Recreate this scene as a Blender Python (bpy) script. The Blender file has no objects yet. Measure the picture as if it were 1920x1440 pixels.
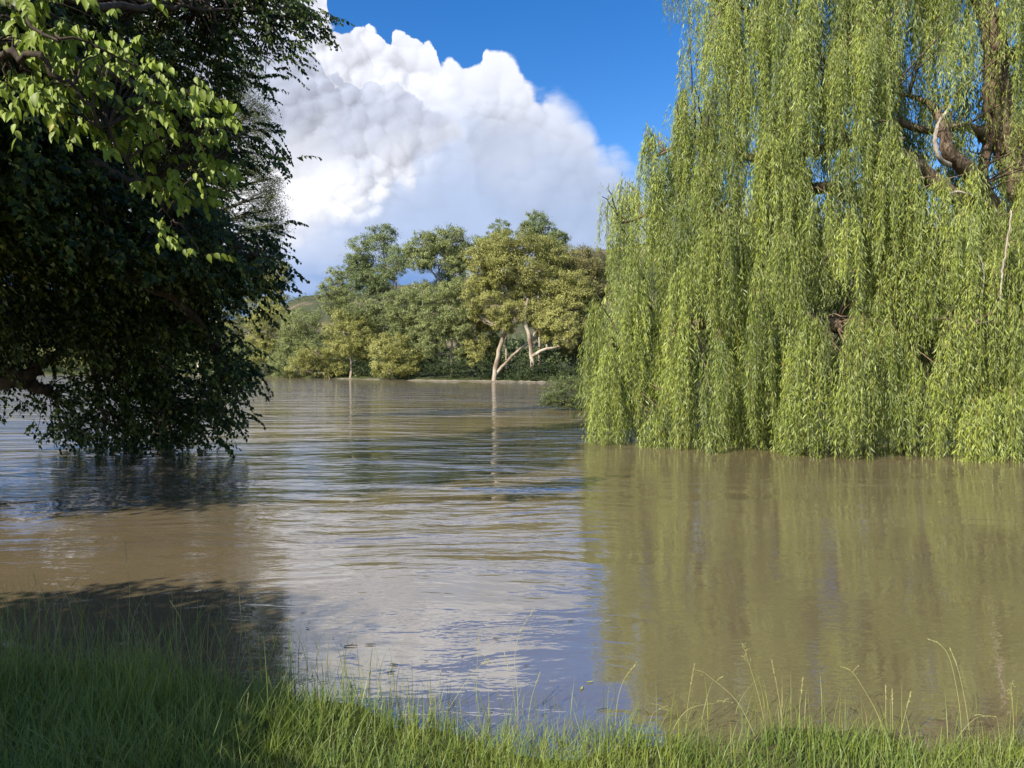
import bpy, math, random
import numpy as np
from mathutils import Vector, Matrix

# ------------------------------------------------------------------ camera
sc = bpy.context.scene
CAM_H = 1.9
F = 1387.0            # focal length in pixels of the 1920 px wide photograph
HOR = 687.0
cam_d = bpy.data.cameras.new('camera'); cam = bpy.data.objects.new('camera', cam_d)
sc.collection.objects.link(cam); sc.camera = cam
cam_d.sensor_width = 36.0; cam_d.lens = 26.0
cam_d.clip_start = 0.05; cam_d.clip_end = 20000
cam.location = (0, 0, CAM_H)
cam.rotation_euler = (math.radians(90) - math.atan((720 - HOR) / F), 0, 0)

def P(px, py, d):
    """world point seen at a photo position when d metres away"""
    return Vector(((px - 960) / F * d, d, CAM_H + (HOR - py) / F * d))

# ------------------------------------------------------------------ light
TO_SUN = Vector((-0.70, -0.71, 0.0)).normalized()
SUN_EL = math.radians(36)
sun_dir = Vector((TO_SUN.x * math.cos(SUN_EL), TO_SUN.y * math.cos(SUN_EL), math.sin(SUN_EL)))
sd = bpy.data.lights.new('sun', 'SUN'); sun = bpy.data.objects.new('sun', sd)
sc.collection.objects.link(sun)
sd.energy = 5.0; sd.angle = math.radians(0.53); sd.color = (1.0, 0.93, 0.80)
sun.rotation_euler = sun_dir.to_track_quat('Z', 'Y').to_euler()

sc.view_settings.view_transform = 'Standard'; sc.view_settings.look = 'None'
sc.view_settings.gamma = 1.0; sc.view_settings.use_curve_mapping = False
sc.view_settings.exposure = 0.7
sc.render.engine = 'CYCLES'
cy = sc.cycles
cy.use_denoising = True
cy.max_bounces = 8; cy.diffuse_bounces = 3; cy.glossy_bounces = 3; cy.transmission_bounces = 4
cy.transparent_max_bounces = 8; cy.sample_clamp_indirect = 6.0
cy.caustics_reflective = False; cy.caustics_refractive = False

# ------------------------------------------------------------------ node helper
class NT:
    def __init__(s, tree): s.t = tree; s.n = tree.nodes; s.l = tree.links
    def put(s, sock, v):
        if isinstance(v, bpy.types.NodeSocket): s.l.new(v, sock)
        elif isinstance(v, (tuple, list)) and len(v) == 3 and sock.type == 'RGBA': sock.default_value = (*v, 1)
        else: sock.default_value = v
    def m(s, op, a, b=None, c=None, clamp=False):
        n = s.n.new('ShaderNodeMath'); n.operation = op; n.use_clamp = clamp
        s.put(n.inputs[0], a)
        if b is not None: s.put(n.inputs[1], b)
        if c is not None: s.put(n.inputs[2], c)
        return n.outputs[0]
    def vm(s, op, a, b=None, sc_=None):
        n = s.n.new('ShaderNodeVectorMath'); n.operation = op
        s.put(n.inputs[0], a)
        if b is not None: s.put(n.inputs[1], b)
        if sc_ is not None: s.put(n.inputs['Scale'], sc_)
        return n.outputs['Value'] if op in ('LENGTH', 'DOT_PRODUCT', 'DISTANCE') else n.outputs[0]
    def comb(s, x, y, z=0.0):
        n = s.n.new('ShaderNodeCombineXYZ')
        for i, v in enumerate((x, y, z)): s.put(n.inputs[i], v)
        return n.outputs[0]
    def sep(s, v):
        n = s.n.new('ShaderNodeSeparateXYZ'); s.put(n.inputs[0], v); return n.outputs
    def noise(s, v, scale, detail=3, rough=0.5, dist=0.0, col=False, dim='3D', lac=2.0):
        n = s.n.new('ShaderNodeTexNoise'); n.noise_dimensions = dim
        s.put(n.inputs['Vector'], v); s.put(n.inputs['Scale'], scale)
        n.inputs['Detail'].default_value = detail; n.inputs['Roughness'].default_value = rough
        n.inputs['Distortion'].default_value = dist; n.inputs['Lacunarity'].default_value = lac
        return n.outputs['Color'] if col else n.outputs[0]
    def voro(s, v, scale, detail=0, rough=0.5, smooth=0.6, feature='SMOOTH_F1', dim='2D', rnd=1.0):
        n = s.n.new('ShaderNodeTexVoronoi'); n.voronoi_dimensions = dim; n.feature = feature
        s.put(n.inputs['Vector'], v); s.put(n.inputs['Scale'], scale)
        n.inputs['Detail'].default_value = detail; n.inputs['Roughness'].default_value = rough
        if feature == 'SMOOTH_F1': n.inputs['Smoothness'].default_value = smooth
        n.inputs['Randomness'].default_value = rnd
        return n.outputs[0]
    def ss(s, v, a, b, lo=0.0, hi=1.0):
        n = s.n.new('ShaderNodeMapRange'); n.interpolation_type = 'SMOOTHSTEP'
        s.put(n.inputs['Value'], v); s.put(n.inputs['From Min'], a); s.put(n.inputs['From Max'], b)
        s.put(n.inputs['To Min'], lo); s.put(n.inputs['To Max'], hi)
        return n.outputs[0]
    def lin(s, v, a, b, lo=0.0, hi=1.0, clamp=True):
        n = s.n.new('ShaderNodeMapRange'); n.clamp = clamp
        s.put(n.inputs['Value'], v); s.put(n.inputs['From Min'], a); s.put(n.inputs['From Max'], b)
        s.put(n.inputs['To Min'], lo); s.put(n.inputs['To Max'], hi)
        return n.outputs[0]
    def mix(s, f, a, b, blend='MIX'):
        n = s.n.new('ShaderNodeMix'); n.data_type = 'RGBA'; n.blend_type = blend
        s.put(n.inputs[0], f); s.put(n.inputs[6], a); s.put(n.inputs[7], b)
        return n.outputs[2]
    def curve(s, v, pts, x0, x1, y0, y1):
        """piecewise curve given in real units"""
        n = s.n.new('ShaderNodeFloatCurve')
        t = s.lin(v, x0, x1)
        c = n.mapping.curves[0]
        q = [((x - x0) / (x1 - x0), (y - y0) / (y1 - y0)) for x, y in pts]
        while len(c.points) < len(q): c.points.new(0.5, 0.5)
        for p_, (x, y) in zip(c.points, q): p_.location = (x, y); p_.handle_type = 'VECTOR'
        n.mapping.update()
        s.put(n.inputs['Value'], t)
        return s.lin(n.outputs[0], 0, 1, y0, y1, clamp=False)

def srgb(r, g, b):
    f = lambda c: (c / 255 / 12.92) if c / 255 <= 0.04045 else ((c / 255 + 0.055) / 1.055) ** 2.4
    return (f(r), f(g), f(b))

# ------------------------------------------------------------------ sky and clouds
world = bpy.data.worlds.new('World'); sc.world = world; world.use_nodes = True
world.cycles.sampling_method = 'MANUAL'; world.cycles.sample_map_resolution = 512
W = NT(world.node_tree); W.n.clear()
SKY_K = 0.10
EXPO = 2 ** 0.7
def build_sky():
    S = W
    sky = S.n.new('ShaderNodeTexSky'); sky.sky_type = 'NISHITA'; sky.sun_disc = False
    sky.sun_elevation = SUN_EL; sky.sun_rotation = math.atan2(TO_SUN.x, TO_SUN.y)
    sky.air_density = 1.0; sky.dust_density = 0.1; sky.ozone_density = 2.0; sky.altitude = 300
    tc = S.n.new('ShaderNodeTexCoord').outputs['Generated']
    d = S.vm('NORMALIZE', tc)
    x, y, z = S.sep(d)
    yy = S.m('MAXIMUM', y, 0.08)
    u = S.m('DIVIDE', x, yy); v = S.m('DIVIDE', z, yy)
    front = S.ss(y, 0.12, 0.45)
    X = lambda px: (px - 960) / F
    Y = lambda py: (HOR - py) / F
    p = S.comb(u, v, 0)
    # turbulent warp
    w1 = S.noise(p, 8.0, 5, 0.66, col=True)
    w = S.vm('SCALE', S.vm('SUBTRACT', w1, (0.5, 0.5, 0.5)), None, 0.072)
    q = S.vm('ADD', p, w)
    def dome(vec, k):
        dd = S.voro(vec, k, 0, 0.5, 0, 'F1')
        return S.m('SUBTRACT', 1.0, S.m('MULTIPLY', dd, dd))
    pm = S.ss(S.noise(S.vm('ADD', p, (3.1, 1.7, 0)), 7.0, 2, 0.5), 0.38, 0.60, 0.30, 1.45)
    def billow(vec):
        a1 = S.m('MULTIPLY', dome(vec, 5.5), 0.46)
        a2 = S.m('MULTIPLY', S.m('SUBTRACT', dome(vec, 15.0), 0.8), S.m('MULTIPLY', pm, 0.32))
        a2 = S.m('ADD', a2, 0.256)
        a3 = S.m('MULTIPLY', S.m('SUBTRACT', dome(vec, 42.0), 0.8), S.m('MULTIPLY', pm, 0.22))
        a3 = S.m('ADD', a3, 0.176)
        return S.m('ADD', S.m('ADD', a1, a2), a3)
    b0 = billow(q); b1 = billow(S.vm('ADD', q, (-0.007, 0.007, 0)))
    relief = S.m('MULTIPLY', S.m('SUBTRACT', b0, b1), S.ss(S.noise(p, 5.0, 3, 0.5), 0.36, 0.58, 0.35, 1.25))            # >0 : slope faces the sun side
    qx, qy, _ = S.sep(q)
    # ---- back mass profile
    top = [(400, -95), (560, -60), (612, -40), (617, 5), (623, 30), (646, 38), (675, 27), (700, 37), (721, 67), (737, 79),
           (742, 62), (767, 58), (804, 67), (821, 96), (823, 117), (846, 110), (871, 125), (900, 121), (912, 100), (942, 102), (975, 121),
           (996, 142), (1012, 162), (1046, 160), (1067, 175), (1100, 208), (1125, 262), (1158, 267), (1185, 280), (1300, 350)]
    tc_ = [(X(a), Y(b)) for a, b in top]
    ux = S.m('ADD', u, S.m('MULTIPLY', S.m('SUBTRACT', qx, u), 0.35))
    topv = S.curve(ux, tc_, X(400), X(1300), Y(400), Y(-100))
    sA = S.m('SUBTRACT', topv, S.m('ADD', v, S.m('MULTIPLY', S.m('SUBTRACT', qy, v), 0.6)))
    sA = S.m('ADD', sA, S.m('MULTIPLY', S.m('SUBTRACT', b0, 0.84), 0.07))
    wisp = S.noise(S.comb(S.m('MULTIPLY', u, 0.8), S.m('MULTIPLY', v, 1.3), 3.0), 7.0, 5, 0.6, 0.4)
    softR = S.ss(u, X(930), X(1120), 0.004, 0.055)
    aA = S.ss(S.m('ADD', sA, S.m('MULTIPLY', S.m('MULTIPLY', S.m('SUBTRACT', wisp, 0.5), softR), 2.2)), 0.0, softR)
    # ---- colour of the back mass: white on top, blue-grey below and to the right
    g = S.m('ADD', v, S.m('MULTIPLY', S.m('SUBTRACT', w_n(S, p), 0.5), 0.42))
    g = S.m('ADD', g, S.m('MULTIPLY', S.m('ADD', u, 0.10), -0.20))
    lo = S.ss(g, 0.16, 0.40)
    cA = S.mix(lo, srgb(172, 189, 220), srgb(222, 225, 236))
    edge = S.m('SUBTRACT', 1.0, S.ss(sA, 0.0, 0.09))
    lift = S.m('MULTIPLY', relief, S.ss(u, X(1050), X(750), 0.4, 1.25))
    lift = S.m('MULTIPLY', lift, S.ss(v, 0.16, 0.36, 0.12, 1.0))
    lift = S.m('ADD', lift, S.m('MULTIPLY', edge, 0.18))
    lift = S.m('ADD', lift, S.m('MULTIPLY', S.m('SUBTRACT', b0, 0.80), S.ss(g, 0.1, 0.4, 0.15, 0.55)))
    cA = S.vm('SCALE', cA, None, S.m('ADD', 1.0, lift))
    # ---- front mass
    tB = [(400, 40), (562, 75), (600, 110), (625, 121), (658, 119), (708, 146), (742, 163), (779, 192), (817, 217), (846, 212), (862, 233), (870, 268), (880, 330), (900, 420), (1000, 510)]
    bB = [(400, 500), (520, 470), (629, 425), (708, 417), (737, 400), (742, 362), (779, 358), (783, 325), (800, 308), (817, 292), (850, 275), (870, 268), (880, 260), (1000, 200)]
    ub = S.m('ADD', u, S.m('MULTIPLY', S.m('SUBTRACT', qx, u), 0.7))
    vb = S.m('ADD', v, S.m('MULTIPLY', S.m('SUBTRACT', qy, v), 0.9))
    topb = S.curve(ub, [(X(a), Y(b)) for a, b in tB], X(400), X(1000), Y(520), Y(0))
    botb = S.curve(ub, [(X(a), Y(b)) for a, b in bB], X(400), X(1000), Y(520), Y(0))
    puff = S.m('MULTIPLY', S.m('SUBTRACT', b0, 0.80), 0.15)
    sBt = S.m('ADD', S.m('SUBTRACT', topb, vb), puff)
    sBb = S.m('ADD', S.m('SUBTRACT', vb, botb), puff)
    sB = S.m('MINIMUM', sBt, sBb)
    softB = S.ss(u, X(640), X(860), 0.006, 0.02)
    aB = S.m('MULTIPLY', S.ss(sBt, 0.0, softB), S.ss(sBb, -0.012, 0.03))
    vein = S.noise(p, 6.0, 5, 0.55, 0.3)
    gb = S.m('ADD', S.ss(v, 0.36, 0.22), S.m('MULTIPLY', S.m('SUBTRACT', vein, 0.5), 3.0))
    cB = S.mix(S.m('MINIMUM', S.m('MAXIMUM', gb, 0.0), 1.0), srgb(192, 198, 216), srgb(234, 235, 241))
    # strongly lit billows along the lower edge
    dl = S.vm('LENGTH', S.vm('MULTIPLY', S.vm('SUBTRACT', q, (X(655), Y(352), 0)), (1.0, 1.5, 0)))
    hot = S.ss(dl, 0.13, 0.02)
    rB = S.m('MULTIPLY', relief, S.m('ADD', 1.7, S.m('MULTIPLY', hot, 2.2)))
    rim = S.m('MULTIPLY', S.ss(sBt, 0.05, 0.0), 0.05)
    lb = S.m('ADD', S.m('ADD', rB, rim), S.m('MULTIPLY', hot, 0.22))
    lb = S.m('ADD', lb, S.m('MULTIPLY', S.m('SUBTRACT', b0, 0.80), 0.45))
    cB = S.vm('SCALE', cB, None, S.m('ADD', 1.0, lb))
    # bright rim of the back mass just above the front mass
    glow = S.m('MULTIPLY', S.ss(sBt, -0.06, 0.0), 0.12)
    cA = S.vm('SCALE', cA, None, S.m('ADD', 1.0, glow))
    cl = S.mix(aB, cA, cB)
    # ---- low part thins out into hazy blue with streaks
    st = S.noise(S.comb(S.m('MULTIPLY', u, 0.4), v, 7.0), 14.0, 3, 0.5, 0.1)
    thin = S.ss(S.m('ADD', S.m('ADD', v, S.m('MULTIPLY', S.m('SUBTRACT', st, 0.5), 0.18)), S.m('MULTIPLY', u, 0.16)), 0.03, 0.16)
    haze_c = S.mix(S.ss(v, 0.0, 0.16), srgb(120, 160, 218), srgb(140, 172, 222))
    low = S.mix(S.ss(st, 0.50, 0.66), srgb(108, 150, 212), srgb(150, 178, 224))
    cl = S.mix(thin, low, cl)
    # ---- everything outside the field of view: the same broken cumulus going on
    n3 = S.noise(S.vm('MULTIPLY', d, (1, 1, 2.2)), 2.2, 4, 0.55, 0.3)
    aO = S.ss(n3, 0.50, 0.60)
    cO = S.mix(S.ss(n3, 0.55, 0.72), srgb(236, 238, 244), srgb(186, 194, 212))
    clO = S.mix(0.0, cO, cO)
    a = S.m('ADD', S.m('MULTIPLY', aA, front), S.m('MULTIPLY', aO, S.m('SUBTRACT', 1.0, front)), clamp=True)
    c = S.mix(front, cO, cl)
    hs = S.n.new('ShaderNodeHueSaturation'); hs.inputs['Hue'].default_value = 0.510; hs.inputs['Saturation'].default_value = 1.40; hs.inputs['Value'].default_value = 1.15
    S.put(hs.inputs['Color'], sky.outputs[0]); skyc = hs.outputs[0]
    c10 = S.vm('SCALE', c, None, 1.10 / SKY_K / EXPO)
    fin = S.mix(a, skyc, c10)
    bg = S.n.new('ShaderNodeBackground'); bg.inputs['Strength'].default_value = SKY_K
    S.put(bg.inputs['Color'], fin)
    out = S.n.new('ShaderNodeOutputWorld'); S.l.new(bg.outputs[0], out.inputs[0])
def w_n(S, p): return S.noise(p, 3.5, 4, 0.5)
build_sky()

# ------------------------------------------------------------------ mesh helpers
rng = np.random.default_rng(11)
random.seed(5)
UP = np.array([0., 0., 1.])
def nrm(a):
    a = np.asarray(a, float); return a / np.maximum(np.linalg.norm(a, axis=-1, keepdims=True), 1e-9)
def A(v): return np.array(v, float)

def tag(o, label=None, cat=None, group=None, kind=None):
    if label: o['label'] = label
    if cat: o['category'] = cat
    if group: o['group'] = group
    if kind: o['kind'] = kind
    return o
def empty(name, loc, **k):
    o = bpy.data.objects.new(name, None); sc.collection.objects.link(o)
    o.location = loc; o.empty_display_size = 0.2
    return tag(o, **k)
def link(name, me, parent=None, **k):
    o = bpy.data.objects.new(name, me); sc.collection.objects.link(o)
    if parent is not None:
        o.parent = parent
        o.matrix_parent_inverse = Matrix.Translation(parent.location).inverted()
    return tag(o, **k)

def raw_mesh(name, verts, faces, mats, midx=None, tint=None, smooth=True):
    """faces: (M,4) or (M,3) int array, or a list of such arrays"""
    if not isinstance(faces, list): faces = [faces]
    faces = [np.asarray(f, np.int32) for f in faces if len(f)]
    me = bpy.data.meshes.new(name)
    verts = np.asarray(verts, np.float32)
    me.vertices.add(len(verts)); me.vertices.foreach_set('co', verts.ravel())
    tot = np.concatenate([np.full(len(f), f.shape[1], np.int32) for f in faces])
    idx = np.concatenate([f.ravel() for f in faces])
    start = np.concatenate([[0], np.cumsum(tot)[:-1]]).astype(np.int32)
    me.loops.add(len(idx)); me.loops.foreach_set('vertex_index', idx)
    me.polygons.add(len(tot)); me.polygons.foreach_set('loop_start', start); me.polygons.foreach_set('loop_total', tot)
    if smooth: me.polygons.foreach_set('use_smooth', np.ones(len(tot), bool))
    for m in mats: me.materials.append(m)
    if midx is not None: me.polygons.foreach_set('material_index', np.asarray(midx, np.int32))
    if tint is not None:
        at = me.attributes.new('tint', 'FLOAT', 'FACE'); at.data.foreach_set('value', np.asarray(tint, np.float32))
    me.update()
    return me

class Mesh:
    """collects quads, tubes and leaves into ONE mesh"""
    def __init__(s): s.v = []; s.f = []; s.mi = []; s.ti = []; s.n = 0
    def add(s, v, f, mi=0, tint=0.5):
        v = np.asarray(v, float).reshape(-1, 3); f = np.asarray(f, np.int64)
        s.v.append(v); s.f.append(f + s.n); s.n += len(v)
        s.mi.append(np.full(len(f), mi)); s.ti.append(np.broadcast_to(np.asarray(tint, float), (len(f),)).copy())
    def tube(s, pts, rad, sides=6, mi=0, tint=0.5):
        p = np.asarray(pts, float); n = len(p)
        rad = np.broadcast_to(np.asarray(rad, float), (n,))
        t = nrm(np.gradient(p, axis=0))
        ref = np.array([0.31, 0.92, 0.23]) if abs(t[0, 2]) > 0.7 else UP
        a = nrm(np.cross(t, ref)); b = np.cross(t, a)
        th = np.linspace(0, 2 * np.pi, sides, endpoint=False)
        ring = (np.cos(th)[None, :, None] * a[:, None] + np.sin(th)[None, :, None] * b[:, None]) * rad[:, None, None] + p[:, None]
        i = np.arange(n - 1)[:, None] * sides; j = np.arange(sides)[None]; j2 = (j + 1) % sides
        f = np.stack([i + j, i + j2, i + sides + j2, i + sides + j], -1).reshape(-1, 4)
        s.add(ring.reshape(-1, 3), f, mi, tint)
        s.add(np.vstack([ring[-1], ring[-1].mean(0)]), np.array([[k, (k + 1) % sides, sides, sides] for k in range(sides)])[:, :4], mi, tint) if False else None
    def leaves(s, o, d, nn, L, Wd, tint, mi=0, droop=0.15, fold=False):
        """o,d,nn: (N,3) base, direction, surface normal"""
        o = np.asarray(o); d = nrm(d); N = len(o)
        if N == 0: return
        side = nrm(np.cross(d, nn)); nn = np.cross(side, d)
        L = np.broadcast_to(L, (N,))[:, None]; Wd = np.broadcast_to(Wd, (N,))[:, None]
        mid = o + d * L * 0.42
        tip = o + d * L - nn * L * droop
        if fold == 'round':
            ts = np.array([0, .12, .34, .60, .84, 1.0]); ws = np.array([.02, .33, .50, .40, .17, .01]); dz = droop * ts ** 2
            row = []
            for t_, w_, z_ in zip(ts, ws, dz):
                c_ = o + d * L * t_ - nn * L * z_; u_ = nn * Wd * .35 * w_
                row += [c_ - side * Wd * w_ + u_, c_, c_ + side * Wd * w_ + u_]
            v = np.stack(row, 1); k = np.arange(N)[:, None, None] * 18 + (np.arange(5) * 3)[None, :, None]
            f = np.concatenate([k + np.array([[[0, 1, 4, 3]]]), k + np.array([[[1, 2, 5, 4]]])], 1).reshape(-1, 4)
            s.add(v.reshape(-1, 3), f, mi, np.repeat(np.broadcast_to(tint, (N,)), 10))
        elif fold == 'tri':
            v = np.stack([o, mid + side * Wd * .75, tip], 1); k = np.arange(N)[:, None] * 3
            s.add(v.reshape(-1, 3), k + np.array([[0, 1, 2]]), mi, tint)
        elif not fold:
            v = np.stack([o, mid + side * Wd * .5, tip, mid - side * Wd * .5], 1)
            k = np.arange(N)[:, None] * 4
            s.add(v.reshape(-1, 3), k + np.array([[0, 1, 2, 3]]), mi, tint)
        else:
            up = nn * Wd * 0.18
            v = np.stack([o, o + d * L * .28 + side * Wd * .5 + up, o + d * L * .62 + side * Wd * .36 + up - nn * L * droop * .4, tip,
                          o + d * L * .62 - side * Wd * .36 + up - nn * L * droop * .4, o + d * L * .28 - side * Wd * .5 + up, o + d * L * .5 - nn * L * droop * .25], 1)
            k = np.arange(N)[:, None] * 7
            f = (k[:, :, None] + np.array([[[0, 1, 2, 6], [6, 2, 3, 3], [0, 6, 4, 5], [6, 3, 4, 4]]])).reshape(-1, 4)
            q = f.reshape(N, 4, 4)
            quads = q[:, [0, 2]].reshape(-1, 4)
            tris = q[:, [1, 3]][:, :, :3].reshape(-1, 3)
            vv = v.reshape(-1, 3)
            t2 = np.broadcast_to(np.asarray(tint, float), (N,))
            s.v.append(vv)
            s.f.append(quads + s.n); s.mi.append(np.full(len(quads), mi)); s.ti.append(np.repeat(t2, 2))
            s.f.append(tris + s.n); s.mi.append(np.full(len(tris), mi)); s.ti.append(np.repeat(t2, 2))
            s.n += len(vv)
    def build(s, name, mats, parent=None, smooth=True, **k):
        me = raw_mesh(name, np.concatenate(s.v), s.f, mats, np.concatenate(s.mi), np.concatenate(s.ti), smooth)
        return link(name, me, parent, **k)

def bez(a, b, c, n=8):
    t = np.linspace(0, 1, n)[:, None]; a, b, c = A(a), A(b), A(c)
    return a * (1 - t) ** 2 + 2 * b * t * (1 - t) + c * t * t
def spline(pts, per=5):
    """Catmull-Rom through points"""
    p = np.asarray(pts, float); p = np.vstack([2 * p[0] - p[1], p, 2 * p[-1] - p[-2]])
    out = []
    for i in range(1, len(p) - 2):
        for t in np.linspace(0, 1, per, endpoint=False):
            out.append(0.5 * ((2 * p[i]) + (-p[i - 1] + p[i + 1]) * t + (2 * p[i - 1] - 5 * p[i] + 4 * p[i + 1] - p[i + 2]) * t * t
                              + (-p[i - 1] + 3 * p[i] - 3 * p[i + 1] + p[i + 2]) * t ** 3))
    out.append(p[-2]); return np.array(out)
def wob(p, amp):
    p = np.array(p, float); q = p.copy(); q[1:-1] += rng.normal(0, amp, q[1:-1].shape); return q

# ------------------------------------------------------------------ materials
def new_mat(name):
    m = bpy.data.materials.new(name); m.use_nodes = True; t = NT(m.node_tree); t.n.clear()
    return m, t
def finish(t, bsdf_out, disp=None):
    o = t.n.new('ShaderNodeOutputMaterial'); t.l.new(bsdf_out, o.inputs[0])
def principled(t, col, rough=0.6, spec=0.4, normal=None, **kw):
    b = t.n.new('ShaderNodeBsdfPrincipled'); t.put(b.inputs['Base Color'], col); t.put(b.inputs['Roughness'], rough)
    t.put(b.inputs['Specular IOR Level'], spec)
    if normal is not None: t.put(b.inputs['Normal'], normal)
    for k, v in kw.items(): t.put(b.inputs[k], v)
    return b
def leaf_mat(name, dark, lit, pale, transl=0.32, rough=0.42, spec=0.4, ripe=None):
    """leaf whose colour runs from dark to lit by the per-leaf tint; pale underside"""
    m, t = new_mat(name)
    at = t.n.new('ShaderNodeAttribute'); at.attribute_name = 'tint'
    f = at.outputs['Fac']
    c = t.mix(t.lin(f, 0.0, 1.0), dark, lit)
    if ripe is not None: c = t.mix(t.ss(f, 0.93, 1.0), c, ripe)
    geo = t.n.new('ShaderNodeNewGeometry')
    c2 = t.mix(0.55, c, pale)
    cc = t.mix(geo.outputs['Backfacing'], c, c2)
    b = principled(t, cc, rough, spec)
    tr = t.n.new('ShaderNodeBsdfTranslucent')
    t.put(tr.inputs[0], t.mix(0.5, cc, t.mix(1.0, cc, (1.0, 1.1, 0.35), 'MULTIPLY')))
    mx = t.n.new('ShaderNodeMixShader'); mx.inputs[0].default_value = transl
    t.l.new(b.outputs[0], mx.inputs[1]); t.l.new(tr.outputs[0], mx.inputs[2])
    finish(t, mx.outputs[0]); return m
def bark_mat(name, c1, c2, scale=6.0, stretch=(1, 1, 0.25), bump=0.4):
    m, t = new_mat(name)
    g = t.n.new('ShaderNodeNewGeometry').outputs['Position']
    v = t.vm('MULTIPLY', g, stretch)
    n = t.noise(v, scale, 5, 0.62, 0.4)
    col = t.mix(t.ss(n, 0.35, 0.65), c1, c2)
    bp = t.n.new('ShaderNodeBump'); bp.inputs['Strength'].default_value = bump; bp.inputs['Distance'].default_value = 0.05
    t.put(bp.inputs['Height'], t.noise(v, scale * 3, 4, 0.6))
    finish(t, principled(t, col, 0.85, 0.2, bp.outputs[0]).outputs[0]); return m

M = {}
M['broad'] = leaf_mat('broad_leaf', (0.016, 0.034, 0.007), (0.270, 0.350, 0.042), (0.20, 0.27, 0.08), 0.28, 0.48, 0.3, ripe=(0.30, 0.28, 0.03))  # near-black end carries canopy shade, bright end the sun on the near bough
M['willow'] = leaf_mat('willow_leaf', (0.110, 0.155, 0.028), (0.390, 0.450, 0.085), (0.45, 0.50, 0.28), 0.30, 0.45, 0.4, ripe=(0.36, 0.32, 0.04))
M['euc_yellow'] = leaf_mat('gum_leaf_yellow', (0.215, 0.225, 0.062), (0.500, 0.480, 0.155), (0.20, 0.22, 0.10), 0.25, 0.5, 0.3)
M['euc_green'] = leaf_mat('gum_leaf_green', (0.155, 0.185, 0.066), (0.380, 0.415, 0.160), (0.17, 0.20, 0.11), 0.25, 0.5, 0.3)
M['euc_grey'] = leaf_mat('gum_leaf_grey', (0.115, 0.155, 0.065), (0.300, 0.355, 0.145), (0.17, 0.20, 0.13), 0.25, 0.5, 0.3)
M['euc_brown'] = leaf_mat('gum_leaf_brown', (0.140, 0.135, 0.048), (0.320, 0.290, 0.110), (0.20, 0.19, 0.11), 0.25, 0.5, 0.3)
M['lacy'] = leaf_mat('small_leaf', (0.060, 0.085, 0.022), (0.150, 0.170, 0.050), (0.16, 0.18, 0.09), 0.3, 0.5, 0.3)
M['bush'] = leaf_mat('bush_leaf', (0.070, 0.100, 0.032), (0.215, 0.260, 0.090), (0.13, 0.16, 0.08), 0.25, 0.5, 0.3)
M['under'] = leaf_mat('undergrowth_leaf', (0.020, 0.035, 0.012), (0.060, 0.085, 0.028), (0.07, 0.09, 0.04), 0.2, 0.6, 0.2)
M['grass'] = leaf_mat('grass_blade', (0.100, 0.165, 0.026), (0.420, 0.450, 0.075), (0.12, 0.20, 0.05), 0.35, 0.45, 0.35, ripe=(0.42, 0.38, 0.16))
M['stalk'] = leaf_mat('grass_stalk', (0.22, 0.25, 0.06), (0.50, 0.46, 0.20), (0.4, 0.38, 0.2), 0.25, 0.5, 0.3)
M['dryleaf'] = leaf_mat('floating_leaf', (0.035, 0.030, 0.018), (0.11, 0.10, 0.04), (0.08, 0.07, 0.04), 0.05, 0.5, 0.4)
M['yellowleaf'] = leaf_mat('yellow_leaf', (0.35, 0.36, 0.06), (0.45, 0.45, 0.09), (0.4, 0.4, 0.1), 0.2, 0.5, 0.4)
M['bark_dark'] = bark_mat('dark_bark', (0.035, 0.026, 0.018), (0.075, 0.056, 0.040), 9)
M['bark_willow'] = bark_mat('willow_bark', (0.090, 0.060, 0.040), (0.24, 0.175, 0.125), 7, (1, 1, 0.2), 0.9)
M['bark_dead'] = bark_mat('dead_wood', (0.24, 0.20, 0.165), (0.46, 0.40, 0.33), 10)
M['bark_gum'] = bark_mat('gum_bark', (0.20, 0.14, 0.095), (0.50, 0.44, 0.35), 0.9, (1, 1, 0.35), 0.2)
M['twig_willow'] = bark_mat('willow_twig', (0.14, 0.13, 0.04), (0.22, 0.18, 0.06), 9)

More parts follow.
